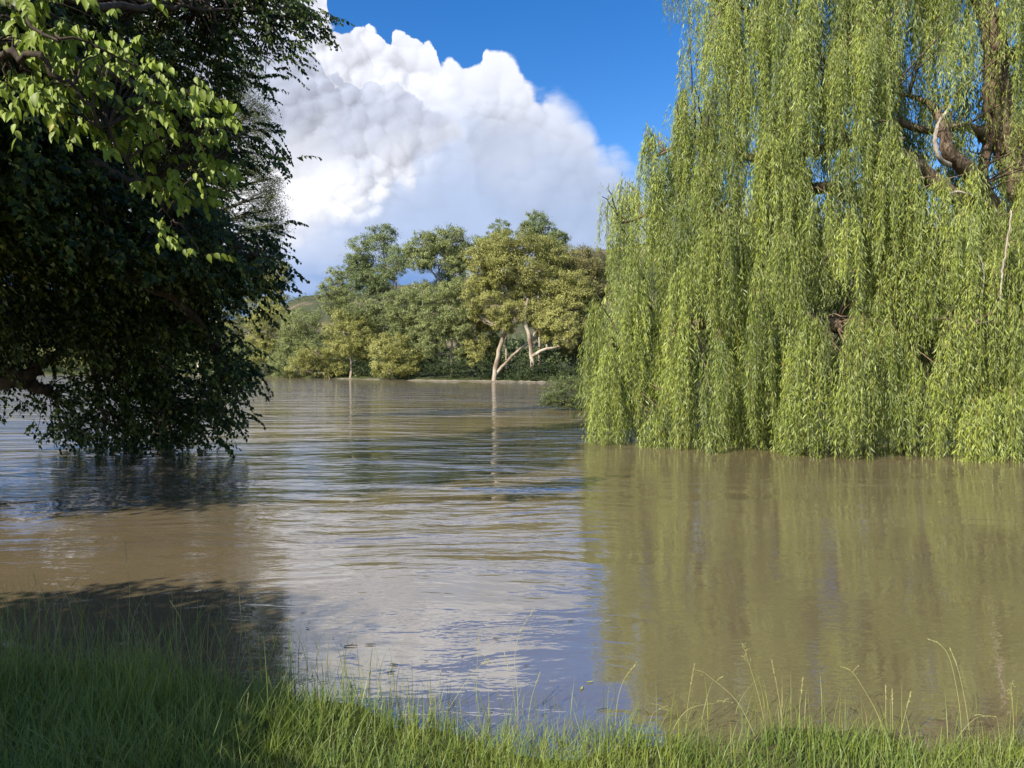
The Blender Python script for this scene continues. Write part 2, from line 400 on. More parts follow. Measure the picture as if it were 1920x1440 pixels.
def water_mat():
    m, t = new_mat('muddy_water')
    pos = t.n.new('ShaderNodeNewGeometry').outputs['Position']
    x, y, z = t.sep(pos)
    # suspended silt, slightly streaky along the current
    silt = t.noise(t.vm('MULTIPLY', pos, (0.22, 0.6, 1)), 0.5, 4, 0.55, 0.6)
    col = t.mix(t.ss(silt, 0.3, 0.7), (0.134, 0.104, 0.058), (0.164, 0.127, 0.072))
    # ripple heights (metres): long swell, wind ripples, fine chop
    pw = t.vm('ADD', pos, t.vm('SCALE', t.vm('SUBTRACT', t.noise(pos, 0.35, 2, 0.5, col=True), (0.5, 0.5, 0.5)), None, 1.2))
    a = t.m('MULTIPLY', t.noise(t.vm('MULTIPLY', pw, (0.28, 1.0, 1)), 1.1, 2, 0.5, 0.2), 0.105)
    b = t.m('MULTIPLY', t.noise(t.vm('MULTIPLY', pw, (0.30, 1.0, 1)), 4.2, 3, 0.5, 0.3), 0.040)
    c = t.m('MULTIPLY', t.noise(t.vm('MULTIPLY', pos, (0.45, 1.0, 1)), 19.0, 2, 0.5, 0.2), 0.0030)
    patch = t.ss(t.noise(t.vm('MULTIPLY', pos, (0.5, 1.0, 1)), 0.22, 3, 0.5, 0.8), 0.38, 0.62, 0.45, 1.0)
    # the current is livelier out in the stream than in the slack water by the bank and under the willow
    out = t.m('MULTIPLY', t.ss(y, 4.5, 11.0, 0.22, 1.0), t.ss(y, 18, 60, 1.0, 3.4))
    lee = t.m('SUBTRACT', 1.0, t.m('MULTIPLY', t.ss(t.m('SUBTRACT', x, t.m('MULTIPLY', y, 0.10)), -0.3, 1.2), t.ss(y, 22, 14, 0.0, 0.72)))
    amp = t.m('MULTIPLY', t.m('MULTIPLY', patch, out), lee)
    h = t.m('MULTIPLY', t.m('ADD', a, b), amp)
    h = t.m('ADD', h, t.m('MULTIPLY', c, t.m('MULTIPLY', patch, t.ss(t.noise(pos, 0.9, 2), 0.4, 0.6, 0.25, 1.0))))
    bp = t.n.new('ShaderNodeBump'); bp.inputs['Strength'].default_value = 1.0; bp.inputs['Distance'].default_value = 1.0
    t.put(bp.inputs['Height'], h)
    b_ = principled(t, col, 0.035, 0.5, bp.outputs[0])
    b_.inputs['IOR'].default_value = 4.2
    finish(t, b_.outputs[0]); return m
M['water'] = water_mat()
def soil_mat():
    m, t = new_mat('wet_soil'); pos = t.n.new('ShaderNodeNewGeometry').outputs['Position']
    n = t.noise(pos, 6, 5, 0.6); z = t.sep(pos)[2]
    c = t.mix(t.ss(n, 0.35, 0.7), (0.035, 0.045, 0.014), (0.075, 0.080, 0.026))
    c = t.mix(t.ss(z, 0.06, -0.05), c, (0.10, 0.072, 0.04))
    bp = t.n.new('ShaderNodeBump'); bp.inputs['Strength'].default_value = 0.6; bp.inputs['Distance'].default_value = 0.03
    t.put(bp.inputs['Height'], n)
    finish(t, principled(t, c, 0.9, 0.2, bp.outputs[0]).outputs[0]); return m
M['soil'] = soil_mat()
def hill_mat():
    m, t = new_mat('dry_hillside'); pos = t.n.new('ShaderNodeNewGeometry').outputs['Position']
    n = t.noise(pos, 0.035, 6, 0.65, 0.5); n2 = t.noise(pos, 0.2, 4, 0.6)
    c = t.mix(t.ss(n2, 0.4, 0.65), (0.120, 0.105, 0.065), (0.20, 0.145, 0.10))
    c = t.mix(t.ss(n, 0.42, 0.55), c, (0.070, 0.080, 0.042))
    finish(t, principled(t, c, 0.95, 0.1).outputs[0]); return m
M['hill'] = hill_mat()
def foam_mat():
    m, t = new_mat('foam'); pos = t.n.new('ShaderNodeNewGeometry').outputs['Position']
    c = t.mix(t.noise(pos, 2, 4), (0.16, 0.13, 0.09), (0.36, 0.32, 0.26))
    finish(t, principled(t, c, 0.8, 0.2).outputs[0]); return m
M['foam'] = foam_mat()

# ------------------------------------------------------------------ river bank lines
SH = np.array([(-60, 4.0), (-12, 4.6), (-6, 5.0), (-4, 4.9), (-3.2, 4.60), (-1.5, 4.18), (-0.8, 3.92), (0.1, 3.72), (1.4, 3.66), (2.4, 3.60), (5, 3.6), (12, 3.8), (60, 3.0)])
def shore(x): return np.interp(x, SH[:, 0], SH[:, 1]) + 0.05 * np.sin(x * 5.1) + 0.03 * np.sin(x * 13.7 + 1)
BK = np.array([(-3000, 168), (-600, 190), (0, 190), (330, 165), (490, 132), (600, 120), (700, 110), (800, 101), (900, 97), (1000, 92), (1200, 90), (1600, 90), (1920, 92), (2600, 96), (6000, 110)])
def bankd(px): return np.interp(px, BK[:, 0], BK[:, 1])
def px_of(x, y): return 960 + F * x / y

def grid_mesh(xs, ys, zf):
    X, Y = np.meshgrid(xs, ys); Z = zf(X, Y)
    v = np.stack([X, Y, Z], -1).reshape(-1, 3); n = len(xs)
    i = (np.arange(len(ys) - 1)[:, None] * n + np.arange(n - 1)[None]).reshape(-1)
    return v, np.stack([i, i + 1, i + n + 1, i + n], -1)

# near bank
def near_z(X, Y):
    s = shore(X) - Y
    z = np.where(s > 0, 0.075 * np.minimum(s, 12) , 0.10 * s)
    z = np.maximum(z, -1.6)
    z += 0.018 * np.sin(X * 2.3 + 1) * np.sin(Y * 2.9) + 0.01 * np.sin(X * 7.1) * np.sin(Y * 6.3 + X)
    return z
xs = np.concatenate([np.linspace(-400, -9, 30), np.linspace(-8.9, 8.9, 150), np.linspace(9, 400, 30)])
ys = np.concatenate([np.linspace(-400, -6, 20), np.linspace(-5.8, 7, 110), np.linspace(7.2, 24, 20)])
v, f = grid_mesh(xs, ys, near_z)
link('ground', raw_mesh('ground', v, f, [M['soil']]), kind='structure')
# river bed and country to the horizon
v, f = grid_mesh(np.linspace(-9000, 9000, 19), np.linspace(-9000, 15000, 25), lambda X, Y: X * 0 - 2.2)
link('terrain', raw_mesh('terrain', v, f, [M['soil']]), kind='structure')
# water
v, f = grid_mesh(np.linspace(-900, 900, 61), np.linspace(-2, 260, 60), lambda X, Y: X * 0)
link('river_water', raw_mesh('river_water', v, f, [M['water']], smooth=True), kind='structure')
# far bank: rows follow the curved waterline
def far_bank():
    pxs = np.concatenate([np.linspace(-5200, -400, 25), np.linspace(-350, 2300, 120), np.linspace(2400, 6000, 20)])
    ks = [-3, -0.5, 0.4, 1.5, 4, 8, 15, 30, 60, 110, 170]
    vs = []
    for k in ks:
        for p_ in pxs:
            d = bankd(p_) + k
            z = {-3: -2.0, -0.5: -0.15, 0.4: 0.12, 1.5: 0.3}.get(k, 0.3 + 0.035 * k) + 0.1 * math.sin(p_ * 0.13 + k)
            vs.append(((p_ - 960) / F * d, d + (0.7 * math.sin(p_ * 0.071) if k < 5 else 0), z))
    n = len(pxs); i = (np.arange(len(ks) - 1)[:, None] * n + np.arange(n - 1)[None]).reshape(-1)
    return link('far_bank_ground', raw_mesh('far_bank_ground', vs, np.stack([i, i + 1, i + n + 1, i + n], -1), [M['soil']]), kind='structure')
far_bank()
# hill
HP = np.array([(-4000, 640), (-900, 630), (-200, 640), (300, 625), (480, 598), (560, 566), (620, 559), (665, 560), (722, 543), (800, 545), (900, 520), (1000, 515), (1110, 482), (1300, 460), (1900, 430), (2600, 470), (6000, 600)])
def hill_z(px, t):
    top = CAM_H + (HOR - np.interp(px, HP[:, 0], HP[:, 1])) / F * 620
    return 2 + (top - 2) * np.sin(np.clip(t, 0, 1) * np.pi / 2) ** 1.2
pxs = np.linspace(-4000, 6000, 500); ts = np.linspace(0, 1.6, 34)
Pp, Tt = np.meshgrid(pxs, ts); dd = 300 + 320 * Tt
hz = hill_z(Pp, Tt) - np.where(Tt > 1, (Tt - 1) * 60, 0) + 1.2 * np.sin(Pp * 0.05 + Tt * 9) * np.sin(Tt * 23 + Pp * .02) * (Tt > .1)
v = np.stack([(Pp - 960) / F * dd, dd, hz], -1).reshape(-1, 3)
i = (np.arange(len(ts) - 1)[:, None] * 500 + np.arange(499)[None]).reshape(-1)
link('hill', raw_mesh('hill', v, np.stack([i, i + 1, i + 501, i + 500], -1), [M['hill']]), kind='structure')

# ------------------------------------------------------------------ foliage clumps
def clumps(mb, cen, rad, n_clump, per, L, Wd, mi=0, tint=(0.2, 0.9), droop=0.5, shell=0.55, crad=0.16, hang=0.6, tshift=0.0):
    """leaf clumps spread through an ellipsoid; returns clump centres"""
    cen = A(cen); rad = A(rad)
    u = nrm(rng.normal(size=(n_clump, 3))); r = rng.uniform(shell ** 3, 1, n_clump) ** (1 / 3)
    c = cen + u * r[:, None] * rad
    cr = crad * rad.mean() * rng.uniform(0.6, 1.5, n_clump)
    ct = rng.uniform(0, 1, n_clump) * 0.5 + 0.25
    N = n_clump * per
    ci = np.repeat(np.arange(n_clump), per)
    g = rng.normal(size=(N, 3)) * np.array([1, 1, 0.62])
    o = c[ci] + g * cr[ci][:, None] * 0.55
    d = nrm(rng.normal(size=(N, 3)) + np.array([0, 0, -hang]) + 0.5 * nrm(g))
    nn = nrm(rng.normal(size=(N, 3)) + u[ci] * 1.7 + np.array([0, 0, 0.4]))
    t = tint[0] + (tint[1] - tint[0]) * np.clip(ct[ci] + rng.normal(0, 0.22, N) + tshift, 0, 1)
    sz = rng.uniform(0.7, 1.25, N)
    mb.leaves(o, d, nn, L * sz, Wd * sz, np.clip(t, 0, 0.92), mi, droop * 0.3, 'tri')
    return c

# ------------------------------------------------------------------ gum trees on the far bank
def gum_tree(label, trunk, lobes, mat, dz=0.0, w=0.35, bark='bark_gum', dens=1.0, name='gum_tree', cat='tree', group='gum trees along the far bank', branches=1.0, leaf=0.34):
    """trunk: list of polylines [(px,py)...]; lobes: (px,py,rx,ry) in photo pixels, all at the tree's own distance"""
    bx, by = trunk[0][0]
    D = float(bankd(bx)) + 0.8 + dz
    k = D / F
    W3 = lambda px, py, o=0.0: np.array([(px - 960) * k, D + o, CAM_H + (HOR - py) * k])
    w *= 0.62; base = W3(bx, by); base[2] = 0.0
    root = empty(name, base, label=label, cat=cat, group=group)
    tb = Mesh(); lines = []
    for li, ln in enumerate(trunk):
        pts = np.array([W3(a, b, rng.normal(0, 0.25) * (i > 0)) for i, (a, b) in enumerate(ln)])
        if li == 0: pts[0][2] = min(pts[0][2], -0.6)
        sp = wob(spline(pts, 5), 0.05)
        ww = (w if li == 0 else w * 0.62)
        tb.tube(sp, np.linspace(ww, ww * 0.42, len(sp)), 8)
        lines.append(sp)
    allp = np.vstack(lines)
    bb = Mesh(); fb = Mesh()
    lobes = list(lobes) + [(a + rng.uniform(-.4, .4) * c, b_ + d * rng.uniform(.9, 1.5), c * rng.uniform(.5, .75), d * rng.uniform(.5, .8)) for (a, b_, c, d) in lobes if rng.random() < .7 and b_ < 650]
    for (lx, ly, rx, ry) in lobes:
        rx *= 1.12; ry *= 1.1
        c = W3(lx, ly, rng.normal(0, 1.2)); R = np.array([rx * k, (rx + ry) * 0.5 * k * 0.9, ry * k])
        w = w; n = int(dens * 54 * (rx * ry / 1000.0) + 10)
        cs = clumps(fb, c, R, n, 72, leaf * 1.05, leaf * 0.29, 0, (0.0, 1.0), tshift=rng.normal(0, 0.10), shell=0.35, crad=0.20, hang=0.9)
        # limb into the lobe and branchlets to some clumps
        near = allp[np.argmin(np.linalg.norm((allp - c) * [1, 1, 0.7], axis=1) + 0.6 * np.maximum(allp[:, 2] - c[2] + R[2] * .4, 0) * 3)]
        mid = (near + c) / 2 + np.array([0, 0, -0.12 * np.linalg.norm(c - near)]) * 0.5
        br = wob(bez(near, mid, c, 7), 0.06)
        bb.tube(br, np.linspace(w * 0.34, w * 0.14, 7), 5)
        for q in cs[rng.permutation(len(cs))[:int(5 + 6 * branches)]]:
            s0 = br[rng.integers(2, 7)]
            bb.tube(wob(bez(s0, (s0 + q) / 2 + [0, 0, -0.25], q, 5), 0.05), np.linspace(w * 0.15, 0.02, 5), 4)
    tb.build('trunk', [M[bark]], root)
    bb.build('branches', [M[bark]], root, kind='stuff')
    fb.build('crown', [M[mat]], root, smooth=False)
    return root

G = gum_tree
# back row
G('tall thin gum with two airy grey-green crowns standing clear against the blue sky', [[(736, 700), (724, 600), (712, 570), (701, 540), (694, 505)], [(712, 570), (722, 540), (728, 500)]],
  [(675, 470, 24, 30), (668, 500, 22, 24), (712, 452, 30, 30), (722, 440, 20, 18), (700, 500, 40, 22), (690, 530, 32, 22), (715, 525, 26, 24), (655, 490, 14, 18)], 'euc_grey', 14, 0.42, dens=0.9)
G('slim gum with one straight white stem just right of the tall thin gum', [[(744, 700), (744, 600), (743, 530), (741, 500)]],
  [(745, 478, 26, 22), (752, 500, 22, 18), (735, 500, 20, 18), (760, 482, 14, 14)], 'euc_grey', 12, 0.26, dens=0.8)
G('small rounded gum left of the tall thin gum, top against the sky', [[(648, 700), (645, 610), (640, 560)]],
  [(633, 512, 18, 16), (630, 535, 24, 22), (612, 548, 14, 16), (645, 562, 26, 26), (628, 575, 24, 18), (655, 540, 16, 16)], 'euc_green', 16, 0.30, dens=0.9)
G('broad green gum with forked pale limbs, third crown from the left', [[(848, 705), (846, 640), (838, 590), (828, 535), (822, 500)], [(838, 590), (850, 560), (858, 520)], [(828, 535), (812, 510), (800, 480)]],
  [(795, 462, 30, 24), (820, 450, 34, 24), (850, 452, 32, 24), (866, 475, 26, 22), (790, 490, 24, 20), (835, 490, 36, 26), (858, 505, 24, 22), (772, 475, 14, 14)], 'euc_green', 9, 0.40)
G('round dark green crown topping the bank left of the tallest one', [[(950, 700), (948, 560), (942, 470)]],
  [(938, 424, 20, 18), (928, 446, 20, 16), (950, 446, 20, 18), (905, 462, 20, 18), (888, 470, 14, 14)], 'euc_grey', 20, 0.35, dens=1.1)
G('tallest gum, dome of dark green leaves above the whole bank', [[(1012, 700), (1010, 560), (1004, 470)]],
  [(1003, 414, 24, 18), (995, 436, 26, 18), (1020, 436, 24, 18), (1048, 446, 18, 14), (1040, 462, 20, 16), (1010, 460, 28, 18)], 'euc_grey', 20, 0.38, dens=1.2)
# middle row
G('big yellow-green gum leaning right from one pale double trunk at the water', [[(926, 711), (933, 668), (947, 620), (960, 590), (985, 560), (1000, 520)], [(928, 704), (960, 668), (1000, 637), (1040, 615), (1062, 600)], [(947, 620), (962, 612), (985, 592), (1012, 575)], [(960, 590), (950, 545), (930, 510)], [(985, 560), (968, 520), (968, 480)]],
  [(905, 490, 34, 26), (930, 465, 36, 26), (965, 455, 40, 24), (1005, 462, 38, 24), (1040, 478, 34, 24), (950, 500, 44, 28), (1000, 505, 46, 30), (905, 530, 34, 26), (955, 545, 42, 26), (1010, 550, 44, 28), (1050, 530, 36, 28), (890, 555, 26, 22), (1000, 585, 36, 22), (960, 585, 32, 20)], 'euc_yellow', -1.0, 0.55, dens=0.82, branches=1.6)
G('gum with thick patchy brown and cream trunk right of the leaning one', [[(996, 711), (998, 672), (992, 630), (984, 595), (990, 560)], [(998, 668), (1020, 655), (1050, 650), (1070, 640)], [(992, 640), (1010, 615), (1040, 585)]],
  [(1060, 560, 38, 28), (1085, 535, 32, 28), (1035, 590, 30, 20), (1060, 612, 34, 18), (1090, 600, 28, 24), (1030, 620, 24, 14), (1015, 600, 22, 14)], 'euc_yellow', 1.0, 0.60, dens=0.8, branches=1.6)
G('dull brownish gum behind the leaning one, beside the willow', [[(1075, 705), (1080, 620), (1085, 540)]],
  [(1075, 480, 36, 24), (1100, 495, 34, 26), (1060, 505, 34, 24), (1095, 530, 36, 28), (1110, 560, 30, 26), (1125, 520, 26, 26), (1080, 590, 34, 24), (1105, 625, 32, 24), (1080, 650, 30, 18), (1120, 660, 30, 20)], 'euc_brown', 8, 0.42, dens=1.05)
G('slender gum with zigzag pale stems left of the leaning double trunk', [[(905, 711), (905, 650), (903, 632), (890, 605), (887, 590)], [(904, 642), (920, 625), (933, 612)]],
  [(880, 585, 26, 18), (905, 592, 28, 18), (930, 600, 28, 20), (885, 612, 22, 14), (895, 645, 22, 22), (925, 640, 18, 14), (945, 585, 20, 14), (880, 660, 14, 14)], 'euc_yellow', 4.0, 0.30, dens=0.8)
G('upright gum with bare cream stem in the middle of the bank', [[(848, 712), (846, 670), (846, 640), (838, 600), (832, 580)], [(846, 640), (850, 600), (858, 570)]],
  [(820, 555, 28, 22), (850, 548, 30, 22), (875, 560, 22, 20), (815, 590, 28, 20), (855, 590, 30, 22), (840, 620, 30, 18), (870, 615, 20, 18), (815, 640, 26, 16), (868, 645, 16, 14)], 'euc_green', 1.8, 0.32, dens=0.9)
G('leafy green gum behind the yellow bushes, left of centre', [[(785, 705), (782, 650), (778, 600)]],
  [(770, 560, 26, 22), (795, 545, 24, 22), (785, 590, 30, 24), (755, 590, 26, 22), (805, 610, 24, 22), (765, 620, 30, 20), (800, 645, 24, 18), (740, 565, 20, 20)], 'euc_green', 6, 0.32)
G('low yellow-green gum spilling over the water, pale stub of trunk beneath', [[(768, 712), (766, 695), (758, 670), (750, 650)]],
  [(740, 640, 30, 18), (725, 660, 30, 20), (755, 665, 32, 22), (740, 688, 36, 18), (775, 672, 22, 14), (710, 690, 16, 14), (770, 692, 22, 12)], 'euc_yellow', -0.6, 0.36, dens=1.15)
G('yellow-green gum with short reddish trunk, left half of the bank', [[(657, 711), (657, 668), (652, 640), (648, 620)]],
  [(635, 600, 30, 20), (660, 605, 30, 20), (640, 628, 34, 20), (675, 630, 26, 20), (655, 650, 34, 16), (690, 645, 24, 16), (625, 650, 22, 16), (700, 620, 18, 16)], 'euc_yellow', 0.4, 0.36, dens=1.05)
G('bushy mid-green gum between the reddish trunk and the tall thin gum', [[(702, 708), (702, 640), (700, 590)]],
  [(690, 580, 28, 20), (715, 590, 26, 22), (700, 610, 30, 20), (675, 590, 20, 18), (730, 615, 20, 18)], 'euc_green', 8, 0.3)
G('light gum with two crossed stems rising from the flood, left of the reddish trunk', [[(620, 711), (612, 690), (600, 670), (590, 655)], [(615, 700), (628, 690), (632, 672)]],
  [(590, 660, 32, 16), (570, 672, 28, 16), (615, 672, 28, 16), (600, 690, 34, 14), (640, 690, 20, 14), (560, 692, 18, 12)], 'euc_yellow', -1.0, 0.22, dens=1.0)
G('drooping deep green tree, soft weeping outline, left part of the bank', [[(560, 708), (558, 650), (560, 610)]],
  [(575, 600, 32, 20), (550, 618, 30, 20), (590, 625, 28, 20), (545, 645, 28, 20), (570, 650, 30, 18), (535, 675, 26, 18), (560, 685, 30, 16), (545, 700, 24, 10)], 'euc_green', 2, 0.26, dens=1.2)
G('yellow-green gum with a pale forked trunk beside the dark leafy tree', [[(493, 708), (496, 670), (500, 645), (502, 615)], [(497, 662), (508, 645), (513, 625)]],
  [(495, 575, 24, 18), (515, 590, 24, 18), (490, 605, 24, 20), (515, 620, 22, 18), (485, 640, 22, 20), (508, 645, 18, 14), (480, 670, 16, 16)], 'euc_yellow', -1, 0.34, dens=1.0)
G('taller olive gum whose crown shows past the dark tree on the sky', [[(512, 705), (508, 600), (505, 540)]],
  [(510, 505, 24, 20), (525, 528, 22, 20), (500, 540, 26, 22), (520, 555, 22, 16), (485, 520, 22, 22), (478, 560, 26, 22), (532, 500, 12, 12)], 'euc_yellow', 8, 0.34)
G('gum with two white trunks seen through the lower twigs of the dark tree', [[(372, 704), (370, 660), (364, 620), (362, 580)], [(381, 704), (382, 650), (388, 600)]],
  [(350, 560, 30, 22), (385, 550, 34, 24), (420, 570, 30, 24), (360, 590, 34, 20), (410, 605, 30, 20), (330, 590, 26, 20), (440, 600, 26, 24), (430, 640, 26, 20), (450, 670, 22, 20)], 'euc_yellow', 0, 0.55, dens=0.9)
for i, (bx, top, w_, mt, lb) in enumerate([
        (30, 635, 40, 'euc_green', 'far green tree low over the water at the left frame edge'),
        (110, 642, 36, 'euc_yellow', 'far light yellow tree glimpsed under the dark canopy, left of the upright stick'),
        (190, 630, 40, 'euc_yellow', 'far light tree glimpsed through the twigs right of the upright stick'),
        (265, 620, 42, 'euc_green', 'far green tree seen through the thickest twigs of the dark tree'),
        (1165, 470, 40, 'euc_green', 'gum on the far bank just behind the left edge of the willow'),
        (1290, 450, 46, 'euc_brown', 'brownish gum showing only through gaps in the left of the willow'),
        (1420, 460, 44, 'euc_green', 'gum glimpsed through the narrow gaps in the middle of the willow'),
        (1560, 470, 46, 'euc_green', 'gum glimpsed through the dark hollow of the willow'),
        (1700, 450, 46, 'euc_yellow', 'gum glimpsed behind the dark slot that parts the willow'),
        (1850, 470, 46, 'euc_green', 'gum behind the right side of the willow near the frame edge')]):
    D = bankd(bx) + 3; h = 705 - top; L_ = []
    for q in range(9):
        L_.append((bx + rng.uniform(-w_, w_), top + h * rng.uniform(0.12, 0.9), w_ * rng.uniform(.5, .75), max(9, h * rng.uniform(.10, .16))))
    G(lb, [[(bx, 704), (bx + 3, 704 - h * .4), (bx - 2, 704 - h * .7)]], L_, mt, 3, 0.3, dens=0.85 if bx > 1000 else 1.1, branches=0.5)

# dark undergrowth between and behind the trunks
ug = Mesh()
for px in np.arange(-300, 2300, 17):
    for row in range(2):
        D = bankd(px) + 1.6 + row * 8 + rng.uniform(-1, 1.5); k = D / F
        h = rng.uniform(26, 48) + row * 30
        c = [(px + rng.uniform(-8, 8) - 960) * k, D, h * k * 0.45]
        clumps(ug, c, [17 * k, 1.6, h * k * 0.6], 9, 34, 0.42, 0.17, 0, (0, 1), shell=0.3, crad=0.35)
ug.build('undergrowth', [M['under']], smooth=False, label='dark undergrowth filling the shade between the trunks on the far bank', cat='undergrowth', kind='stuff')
ug = Mesh()
for px in np.arange(-300, 780, 15):
    for row in range(2):
        D = bankd(px) + 5 + row * 5 + rng.uniform(-1, 1.5); k = D / F
        h = rng.uniform(40, 62) + row * 26
        c = [(px + rng.uniform(-8, 8) - 960) * k, D, h * k * 0.5]
        clumps(ug, c, [19 * k, 1.9, h * k * 0.55], 13, 40, 0.38, 0.14, 0, (0, 1), shell=0.4, crad=0.22)
ug.build('thicket', [M['euc_green']], smooth=False, label='mid-green thicket of young gums crowding the left part of the far bank', cat='thicket', kind='stuff')
# greener scrub on the slope behind
ug = Mesh()
for i in range(1400):
    px = rng.uniform(-400, 2300); t = rng.uniform(0, 1) ** 1.4; D = bankd(px) + 25 + t * 430 if i % 3 else rng.uniform(300, 610)
    k = D / F
    z = hill_z(px, (D - 300) / 320.0) if D > 300 else 2.5
    r = rng.uniform(2.0, 5.0) if D < 300 else rng.uniform(1.5, 3.4)
    clumps(ug, [(px - 960) * k, D, z + r * .5], [r * 1.2, r, r * .8], 7, 22, 0.28 * r, 0.13 * r, 0, (0, 1), shell=0.2, crad=0.4)
ug.build('hillside_scrub', [M['bush']], smooth=False, label='olive scrub dotted over the dry hillside behind the far trees', cat='scrub', kind='stuff')

# foam and flotsam line at the foot of the far bank
fm = Mesh()
for i in range(60):
    px = rng.choice([rng.uniform(640, 760), rng.uniform(780, 1035), rng.uniform(780, 1035)]); D = bankd(px) - rng.uniform(0.4, 2.6)
    k = D / F; x = (px - 960) * k; r = rng.uniform(0.15, 0.9)
    th = np.linspace(0, 2 * np.pi, 9, endpoint=False); rr = r * rng.uniform(0.5, 1.2, 9)
    ring = np.stack([x + np.cos(th) * rr * 1.8, D + np.sin(th) * rr * 0.5, np.full(9, 0.012)], 1)
    vv = np.vstack([ring, [[x, D, rng.uniform(0.05, 0.16)]]])
    fm.add(vv, np.array([[a, (a + 1) % 9, 9] for a in range(9)]), 0)
fm.build('foam', [M['foam']], label='pale foam and flotsam caught along the foot of the far bank', cat='foam', kind='stuff')

# ------------------------------------------------------------------ half drowned bush in mid river
def bush():
    D = 31.9; k = D / F
    root = empty('drowned_bush', ((1100 - 960) * k, D, 0), label='low rounded bush standing in the flood left of the willow', cat='bush')
    fb = Mesh(); bb = Mesh()
    for (x, y, rx, ry) in [(1030, 750, 18, 15), (1040, 738, 26, 24), (1058, 722, 26, 24), (1075, 728, 28, 26), (1105, 722, 30, 32), (1140, 718, 34, 36), (1175, 722, 34, 32), (1060, 756, 30, 14), (1100, 752, 36, 18), (1215, 735, 30, 26), (1150, 752, 40, 18)]:
        c = [(x - 960) * k, D + rng.uniform(-.2, .5), CAM_H + (HOR - y) * k]
        cs = clumps(fb, c, [rx * k, rx * k, ry * k], 34, 34, 0.085, 0.036, 0, (0, 1), shell=0.4, crad=0.26, hang=-0.2)
        for q in cs[:7]:
            s0 = A([(1120 - 960) * k + rng.uniform(-.3, .3), D + .3, -0.2])
            bb.tube(bez(s0, (s0 + q) / 2 + [0, 0, .25], q, 6), np.linspace(0.025, 0.006, 6), 4)
    bb.build('branches', [M['bark_dark']], root); fb.build('foliage', [M['bush']], root, smooth=False)
bush()

